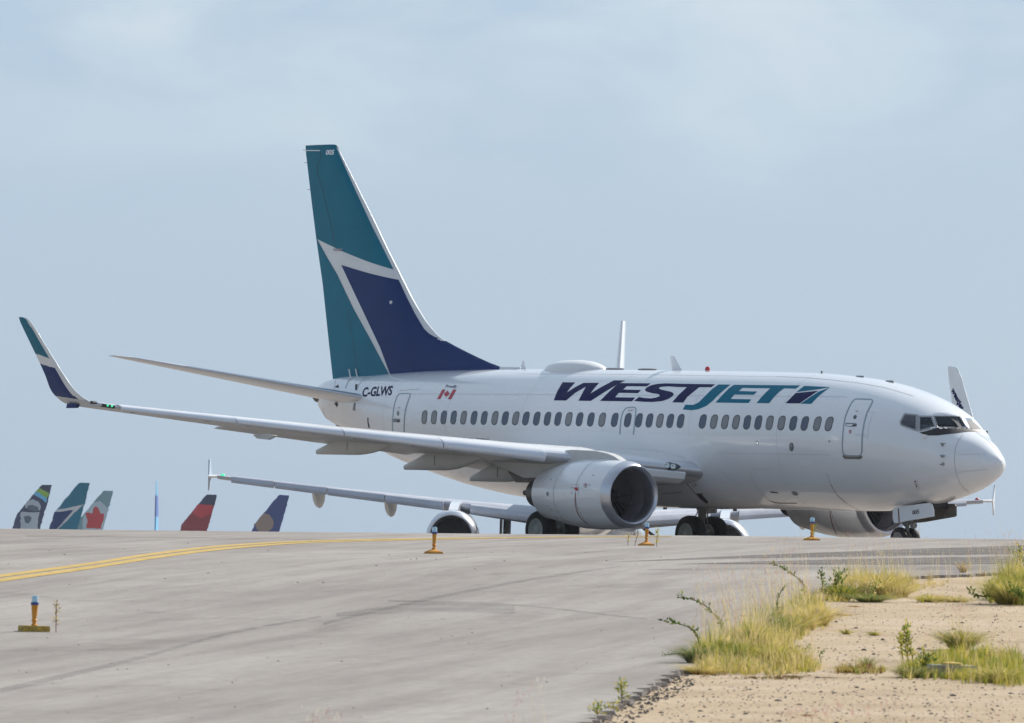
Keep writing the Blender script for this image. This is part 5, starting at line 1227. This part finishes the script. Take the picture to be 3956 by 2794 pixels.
# blurred foreground stalks rising into the bottom of the frame
V_ = Veg()
for (x0, x1, ytop, n_) in ((1180, 1370, 2775, 16), (1990, 2010, 2775, 2), (2030, 2055, 2720, 3), (2095, 2115, 2645, 2), (2130, 2150, 2655, 3), (3080, 3420, 2755, 60), (3420, 3560, 2725, 16), (3560, 3956, 2775, 20)):
    for i in range(n_):
        x = random.uniform(x0, x1); d = random.uniform(47, 54); tp = at(x, ytop+random.uniform(0, 45), d); a_ = ad(tp)[0]; p = G(a_, d, -.045); h = tp.z-p.z
        V_.stalk(p, h/.93, 1, random.choice((4, 4, 6)), .075, .022, .03)
        if x > 3000:
            for k in range(5): V_.blade(p, h*random.uniform(.5, .95), Vector((random.uniform(-.2, .2), random.uniform(-.2, .2), 0)), .006, random.choice((0, 1, 1)))
V_.build('seed_stalks', label='pink-headed grass stalks in the blurred foreground at the bottom', cat='grass', kind='stuff')
# leafy sprays arching over the pavement; each path is traced on the photograph and stands at its own distance
def spray(pts, label, n, ls=.06, mi=(3, 3, 2), cat='plant', name='leafy_branch', side=.035, grp=None):
    pts = Z6(pts); _, d = rooted(*pts[0]); P3_ = [at(x, y, d+random.uniform(-.1, .1)) for x, y in pts]; P3_[0] = rooted(*pts[0])[0]; P3_ = resample(P3_, .03)
    V_ = Veg(); t = MB(); t.tube(P3_[::3] if len(P3_) > 6 else P3_, .006, 5); b = len(V_.v); V_.v += t.v; V_.f += t.f; V_.m += [3]*len(t.f)
    st = max(1, int(len(P3_)*.15))
    for i in range(int(n*(.6 if side < .04 else 1))):
        k = random.randint(st, len(P3_)-1); c = P3_[k]; dv = (P3_[k]-P3_[k-1]).normalized()+Vector((random.uniform(-1, 1), random.uniform(-1, 1), random.uniform(-.6, .9)))
        c = c+dv.normalized()*side*random.random(); V_.leaf(c, dv, ls*random.uniform(.6, 1.2), ls*.5, random.choice(mi))
    o = V_.build(name, label=label, cat=cat)
    if grp: o['group'] = grp
    return o
G1 = 'leafy branches arching over the pavement'
spray([(965, 400), (955, 330), (920, 290), (860, 245), (810, 220), (765, 203)], 'dark leafy branch arching left above the top of the grass bank', 90, grp=G1)
spray([(480, 700), (450, 560), (400, 500), (350, 450), (280, 420), (205, 402)], 'long leafy branch reaching left over the pavement, mid bank', 110, grp=G1)
spray([(330, 760), (300, 620), (260, 590), (200, 570), (115, 545)], 'lower leafy branch reaching left, below the long one', 80, grp=G1)
spray([(290, 800), (240, 765), (180, 750), (105, 758)], 'small dark sprig lying on the pavement at the foot of the bank', 55, .03, grp=G1)
spray([(840, 620), (800, 520), (790, 420), (830, 345)], 'upright leafy stem in the middle of the left bank', 110, .04)
spray([(1700, 860), (1690, 820), (1700, 790)], 'low leafy plant in the front of the lower right patch', 160, .05, (2, 3, 0), side=.12, name='bush', cat='bush')
spray([(1075, 400), (1065, 300), (1060, 245)], 'slim dark weed beside the top straw grass', 70, .05, side=.06)
spray([(1150, 400), (1150, 340), (1165, 290)], 'rounded dark green bush at the top of the bank', 220, .05, side=.16, name='bush', cat='bush')
spray([(1380, 412), (1370, 370), (1390, 345)], 'grey-green bush in front of the top straw grass', 200, .035, (2, 3, 1), side=.18, name='bush', cat='bush')
spray([(2090, 425), (2080, 380), (2110, 340)], 'leafy green shrub left of the right-hand thicket', 120, .055, (2, 3, 2), side=.1, name='bush', cat='bush')
spray([(2190, 430), (2150, 400), (2000, 400), (1965, 362)], 'leafy shoot creeping left from the right thicket', 70, .055, (2, 3), side=.05)
spray([(2290, 440), (2280, 400), (2240, 370)], 'broad-leaved plant at the right picture edge', 120, .06, (2, 3), side=.12)
spray([(2270, 250), (2265, 200), (2270, 140)], 'dense olive shrub top at the right edge', 260, .045, (0, 2, 3), side=.24, name='bush', cat='bush')
spray([(1590, 780), (1575, 680), (1580, 590)], 'tall narrow green weed left of the lower right patch', 150, .05, (2, 2, 0), side=.06)
spray([(1560, 760), (1548, 700), (1545, 655)], 'shorter green weed beside the tall narrow one', 90, .05, (2, 2, 0), side=.05)
spray([(1620, 770), (1605, 690), (1590, 640)], 'thin green shoot right of the tall narrow weed', 60, .045, (2, 0), side=.05)
spray([(960, 760), (955, 730), (985, 705)], 'small green sprout right of the left bank', 45, .03, (2, 3), side=.05)
spray([(1060, 780), (1050, 755), (1070, 735)], 'tiny green sprout on the sand', 30, .03, (2, 3), side=.04)
def tuft(base, top, n, spread, mix, label, w=.007, hd=0, droop=.8):
    (bx, by), (tx, ty) = Z6([base, top]); p, d = rooted(bx, by); h = (by-ty)/FPX*d; V_ = Veg()
    for i in range(n):
        a = random.uniform(0, 2*pi); r = random.random(); q = p+Vector((cos(a), sin(a), 0))*r*spread*.25
        V_.blade(q, h*random.uniform(.45, 1.05), Vector((cos(a), sin(a), 0))*spread*r*random.uniform(.6, 1.2), w, random.choice(mix), 4, droop)
    for i in range(hd): V_.stalk(p+Vector((random.uniform(-.1, .1), random.uniform(-.1, .1), 0)), h*random.uniform(1.1, 1.6), 1, random.choice((4, 6)), .07, .02)
    return V_.build('grass_tuft', label=label, cat='grass tuft')
tuft((1905, 705), (1895, 530), 1300, .46, (2, 0, 3, 1), 'big round grass tuft with pink stalks on the right sand', .006, 40)
for b_, t_, n_, sp, mx_, lb in (
    ((560, 800), (560, 590), 1500, .55, (2, 3, 2, 0), 'wide olive-green tussock low in the middle of the left bank'),
    ((790, 810), (780, 600), 1400, .50, (0, 0, 1, 2), 'bright yellow tussock at the right front of the left bank'),
    ((640, 720), (650, 440), 1300, .55, (0, 2, 1), 'tallest yellow-green tussock at the back of the left bank'),
    ((440, 790), (440, 560), 1100, .50, (2, 0, 3), 'green tussock between the long leafy branch and the olive one'),
    ((300, 805), (300, 650), 900, .42, (2, 3, 3, 1), 'dark green tussock at the left front corner of the bank'),
    ((760, 640), (750, 400), 1000, .45, (3, 2, 2), 'dark leafy-green tussock near the upright leafy stem'),
    ((880, 620), (880, 420), 900, .45, (0, 1, 2), 'yellow tussock on the slope up to the top grass'),
    ((960, 585), (960, 400), 900, .45, (1, 1, 0), 'pale straw tussock at the sand side of the bank'),
    ((1040, 560), (1030, 360), 900, .45, (1, 0, 1), 'pale straw tussock highest on the left bank'),
    ((1400, 388), (1395, 170), 1600, .62, (0, 1, 1, 0), 'big golden domed tussock crowning the top of the sand'),
    ((1360, 416), (1370, 335), 1300, .62, (2, 3, 1), 'low olive dome in front of the golden tussock'),
    ((1180, 405), (1170, 260), 1100, .48, (2, 3, 0), 'green tussock left of the golden dome'),
    ((1270, 390), (1265, 230), 900, .48, (1, 0, 6), 'straw tussock between the green and golden domes'),
    ((1530, 385), (1530, 250), 900, .5, (1, 6, 0), 'thin straw tussock right of the golden dome'),
    ((1720, 416), (1730, 355), 600, .5, (1, 2, 0), 'low rounded tuft, left of two on the upper sand strip'),
    ((1880, 416), (1890, 370), 600, .5, (1, 2, 1), 'low rounded tuft, right of two on the upper sand strip'),
    ((2210, 430), (2220, 190), 1600, .7, (0, 2, 1), 'tall yellow-green tussock in the right-edge thicket'),
    ((2290, 400), (2290, 150), 1500, .7, (2, 3, 0), 'darker green tussock cut by the right picture edge'),
    ((1620, 870), (1620, 760), 900, .42, (2, 1, 3), 'grey-green tussock at the left end of the lower right patch'),
    ((2150, 900), (2150, 760), 1100, .5, (0, 1, 2), 'yellow tussock right of the pale slab'),
    ((1260, 840), (1220, 790), 700, .4, (2, 5, 1, 0), 'low olive and rust clump left in the middle of the sand')):
    tuft(b_, t_, n_, sp, mx_, lb, .0055, 6, .9)
tuft((1215, 610), (1215, 565), 160, .18, (1, 2, 0), 'small pale tuft, left one of two on the open sand')
tuft((1385, 618), (1390, 580), 160, .20, (1, 2, 0), 'small pale tuft, right one of two on the open sand')
tuft((1340, 800), (1330, 700), 200, .30, (3, 1, 2), 'wispy grey-green plant above the rusty growth', .004)
tuft((340, 850), (370, 760), 700, .42, (1, 0, 1), 'rounded straw tuft at the front corner of the bank')
tuft((1260, 445), (1265, 432), 160, .25, (5, 1), 'flat brown tuft near the top of the sand')
tuft((1195, 496), (1190, 475), 200, .30, (5, 1, 1), 'flat brown tuft on the upper left sand')
tuft((1110, 872), (1100, 864), 120, .25, (5, 5, 3), 'flat dead tuft below the left bank')
tuft((890, 868), (890, 848), 160, .28, (5, 3, 5), 'dark dead tuft in front of the left bank')
tuft((970, 1100), (965, 1082), 160, .16, (5, 1), 'small brown tuft on the lowest sand')
tuft((1925, 255), (1920, 150), 130, .22, (5, 1, 1), 'dry upright tuft against the dark rubber marks', .005)
tuft((1720, 290), (1720, 190), 60, .18, (5, 1, 1), 'thin dry tuft left of the upright one', .004)
tuft((2060, 262), (2062, 200), 50, .18, (5, 1), 'thin dry tuft near the right thicket', .004)
# weeds round the lights, at the pavement edge and along the crest
def weed(base, top, label, n=36, ls=.04, mi=(0, 2, 5), sd_=.03):
    p, d = rooted(*base); h = (base[1]-top[1])/FPX*d; lean = (top[0]-base[0])/FPX*d; V_ = Veg()
    P3_ = resample([p, p+RH*lean*.4+Vector((0, 0, h*.5)), p+RH*lean+Vector((0, 0, h))], .02); t = MB().tube(P3_, .005, 5); V_.v += t.v; V_.f += t.f; V_.m += [5]*len(t.f)
    for i in range(n):
        k = random.randint(int(len(P3_)*.25), len(P3_)-1); dv = Vector((random.uniform(-1, 1), random.uniform(-1, 1), random.uniform(.2, 1.4))); V_.leaf(P3_[k]+dv*sd_*random.random(), dv, ls*random.uniform(.5, 1.1), ls*.3, random.choice(mi))
    return V_.build('weed', label=label, cat='weed')
weed((216, 2444), (213, 2328), 'thin dry weed right of the nearest taxiway light', 70, .045, (5, 0, 1))
weed((2536, 2113), (2538, 2048), 'leafy weed close right of the third light', 70, .05, (2, 0, 0))
weed((2425, 2107), (2427, 2068), 'short weed left of the third light', 40, .045, (0, 1, 2))
weed((2452, 2109), (2464, 2062), 'bare twiggy weed between short weed and third light', 30, .04, (5, 1))
weed((3140, 2090), (3147, 2032), 'yellow weed growing against the post of the fourth light', 60, .045, (0, 2, 0))
for bx, tx, ty, lb in ((2745, 2742, 2046, 'leftmost sprig before the far main wheels'), (2762, 2762, 2052, 'second sprig before the far main wheels'), (2814, 2815, 2052, 'sprig at the right edge of the far main wheels'), (2999, 3001, 2060, 'tiny sprig on the crest left of the last light'), (3036, 3036, 2058, 'tiny sprig on the crest close to the last light')):
    weed((bx, 2068+(bx-2745)*.008), (tx, ty), lb, 22, .04, (0, 2))
weed((2404, 2712), (2398, 2630), 'bright green weed on the pavement edge, lower middle', 110, .05, (2, 2, 0), .05)
weed((2372, 2735), (2368, 2722), 'small yellow sprout on the pavement edge', 60, .05, (0, 0, 2), .06)
weed((2308, 2762), (2306, 2742), 'small green sprout lowest on the pavement edge', 80, .05, (2, 2, 0), .07)
# ------------------------------------------------------------------ stones, crumbs and blocks
def pebble(vs, fs, p, r):
    b = len(vs); sx_, sy_, sz_ = r*random.uniform(.7, 1.5), r*random.uniform(.7, 1.3), r*random.uniform(.4, .9); a = random.uniform(0, pi)
    for z, k, n_ in ((-.4, 1, 6), (.45, .8, 6)):
        for i in range(n_):
            t_ = 2*pi*i/n_+a+z; kk = k*random.uniform(.8, 1.15); vs.append(p+Vector((cos(t_)*sx_*kk, sin(t_)*sy_*kk, z*sz_)))
    vs.append(p+Vector((0, 0, sz_)))
    for i in range(6): j = (i+1) % 6; fs.append([b+i, b+j, b+6+j, b+6+i]); fs.append([b+6+i, b+6+j, b+12])
STD = mat('dark_stone', (.10, .08, .065), .9, noise=.3, nscale=20); STL = mat('pale_stone', (.50, .43, .35), .9, noise=.3, nscale=20); CRUMB = mat('asphalt_crumbs', (.055, .05, .048), .9, noise=.4, nscale=20)
SANDP = Z6([(40, 1180), (120, 1000), (300, 880), (1100, 440), (1300, 430), (1700, 330), (2296, 290), (2296, 1180)])
vs = []; fs = []
for i in range(1500):
    x, y = inpoly(SANDP); p, d = rooted(x, y); pebble(vs, fs, p, random.uniform(.006, .016)*(1+1.3*(random.random() < .05)))
tag(mesh('gravel', vs, fs, STD, smooth=False), 'small dark stones strewn over the sand', 'gravel', kind='stuff')
vs = []; fs = []
for i in range(900):
    x, y = inpoly(SANDP); p, d = rooted(x, y); pebble(vs, fs, p, random.uniform(.005, .016))
tag(mesh('gravel', vs, fs, STL, smooth=False), 'small pale stones strewn over the sand', 'gravel', kind='stuff')
vs = []; fs = []
for i in range(2000):
    d = random.uniform(66, 88) if random.random() < .8 else random.uniform(88, ldd); e = efun(d); u = random.random()**2.2; p = G(e+u*.42*(1 if d < 80 else .5)-.05, d, -.035); pebble(vs, fs, p, random.uniform(.005, .018))
tag(mesh('rubble', vs, fs, CRUMB, smooth=False), 'dark asphalt crumbs broken off along the pavement edge', 'rubble', kind='stuff')
vs = []; fs = []
for i in range(150):
    x, y = random.uniform(0, 2600), random.uniform(2090, 2780); p, d = rooted(x, y)
    pebble(vs, fs, p, random.uniform(.005, .014)+(d > 110)*.006)
tag(mesh('gravel', vs, fs, STD, smooth=False), 'loose grit scattered on the taxiway', 'gravel', kind='stuff')
CONC = mat('mossy_concrete', (.40, .38, .27), .9, noise=.35, nscale=14, bump=.5, bscale=30)
def block(px, py, w, h, dpt, label, m_, cap=None):
    p, d = rooted(px, py); t = MB(); M_ = Matrix.Rotation(math.atan2(RH.y, RH.x)+.15, 3, 'Z')
    rg = []
    for z, k in ((-.05, 1), (h*.85, 1), (h, .95)): rg.append([M_@Vector((x*w/2*k, y*dpt/2*k, z)) for x, y in ((-1, -1), (-.1, -1.04), (1, -1), (1.02, .1), (1, 1), (-1, 1))])
    t.loft(rg); o = t.build('concrete_block', m_, None, False); o.location = p; tag(o, label, 'block')
    if cap: MB().lathe([(0, .12), (.02, .115), (.03, .06), (.035, .001)], (0, 0, h), (0, 0, 1), 16).build('cover', cap, o)
    return o
block(3678, 2600, .48, .13, .42, 'pale square concrete slab with a yellow top, half sunk in grass', CONC, YSLAB)
block(3950, 2246, .26, .07, .3, 'orange-brown slab at the right edge among tall grass', mat('orange_slab', (.42, .22, .08), .9, noise=.3, nscale=12))
#HAZE
# ------------------------------------------------------------------ thin humid air over the field
HZ = bpy.data.materials.new('haze'); HZ.use_nodes = True; t_ = HZ.node_tree; t_.nodes.clear(); o_ = nd(t_, 'ShaderNodeOutputMaterial'); v_ = nd(t_, 'ShaderNodeVolumePrincipled')
v_.inputs['Color'].default_value = (.86, .92, 1, 1); v_.inputs['Density'].default_value = .00006; v_.inputs['Anisotropy'].default_value = 0; t_.links.new(v_.outputs[0], o_.inputs['Volume'])
c_ = [CAM+FH*d+RH*a for d, a in ((-60, -420), (-60, 420), (1400, 420), (1400, -420))]
hzb = mesh('haze', [Vector((c.x, c.y, z)) for z in (-11, 16) for c in c_], [[3, 2, 1, 0], [4, 5, 6, 7], [0, 1, 5, 4], [1, 2, 6, 5], [2, 3, 7, 6], [3, 0, 4, 7]], HZ, None, False)
tag(hzb, kind='stuff')
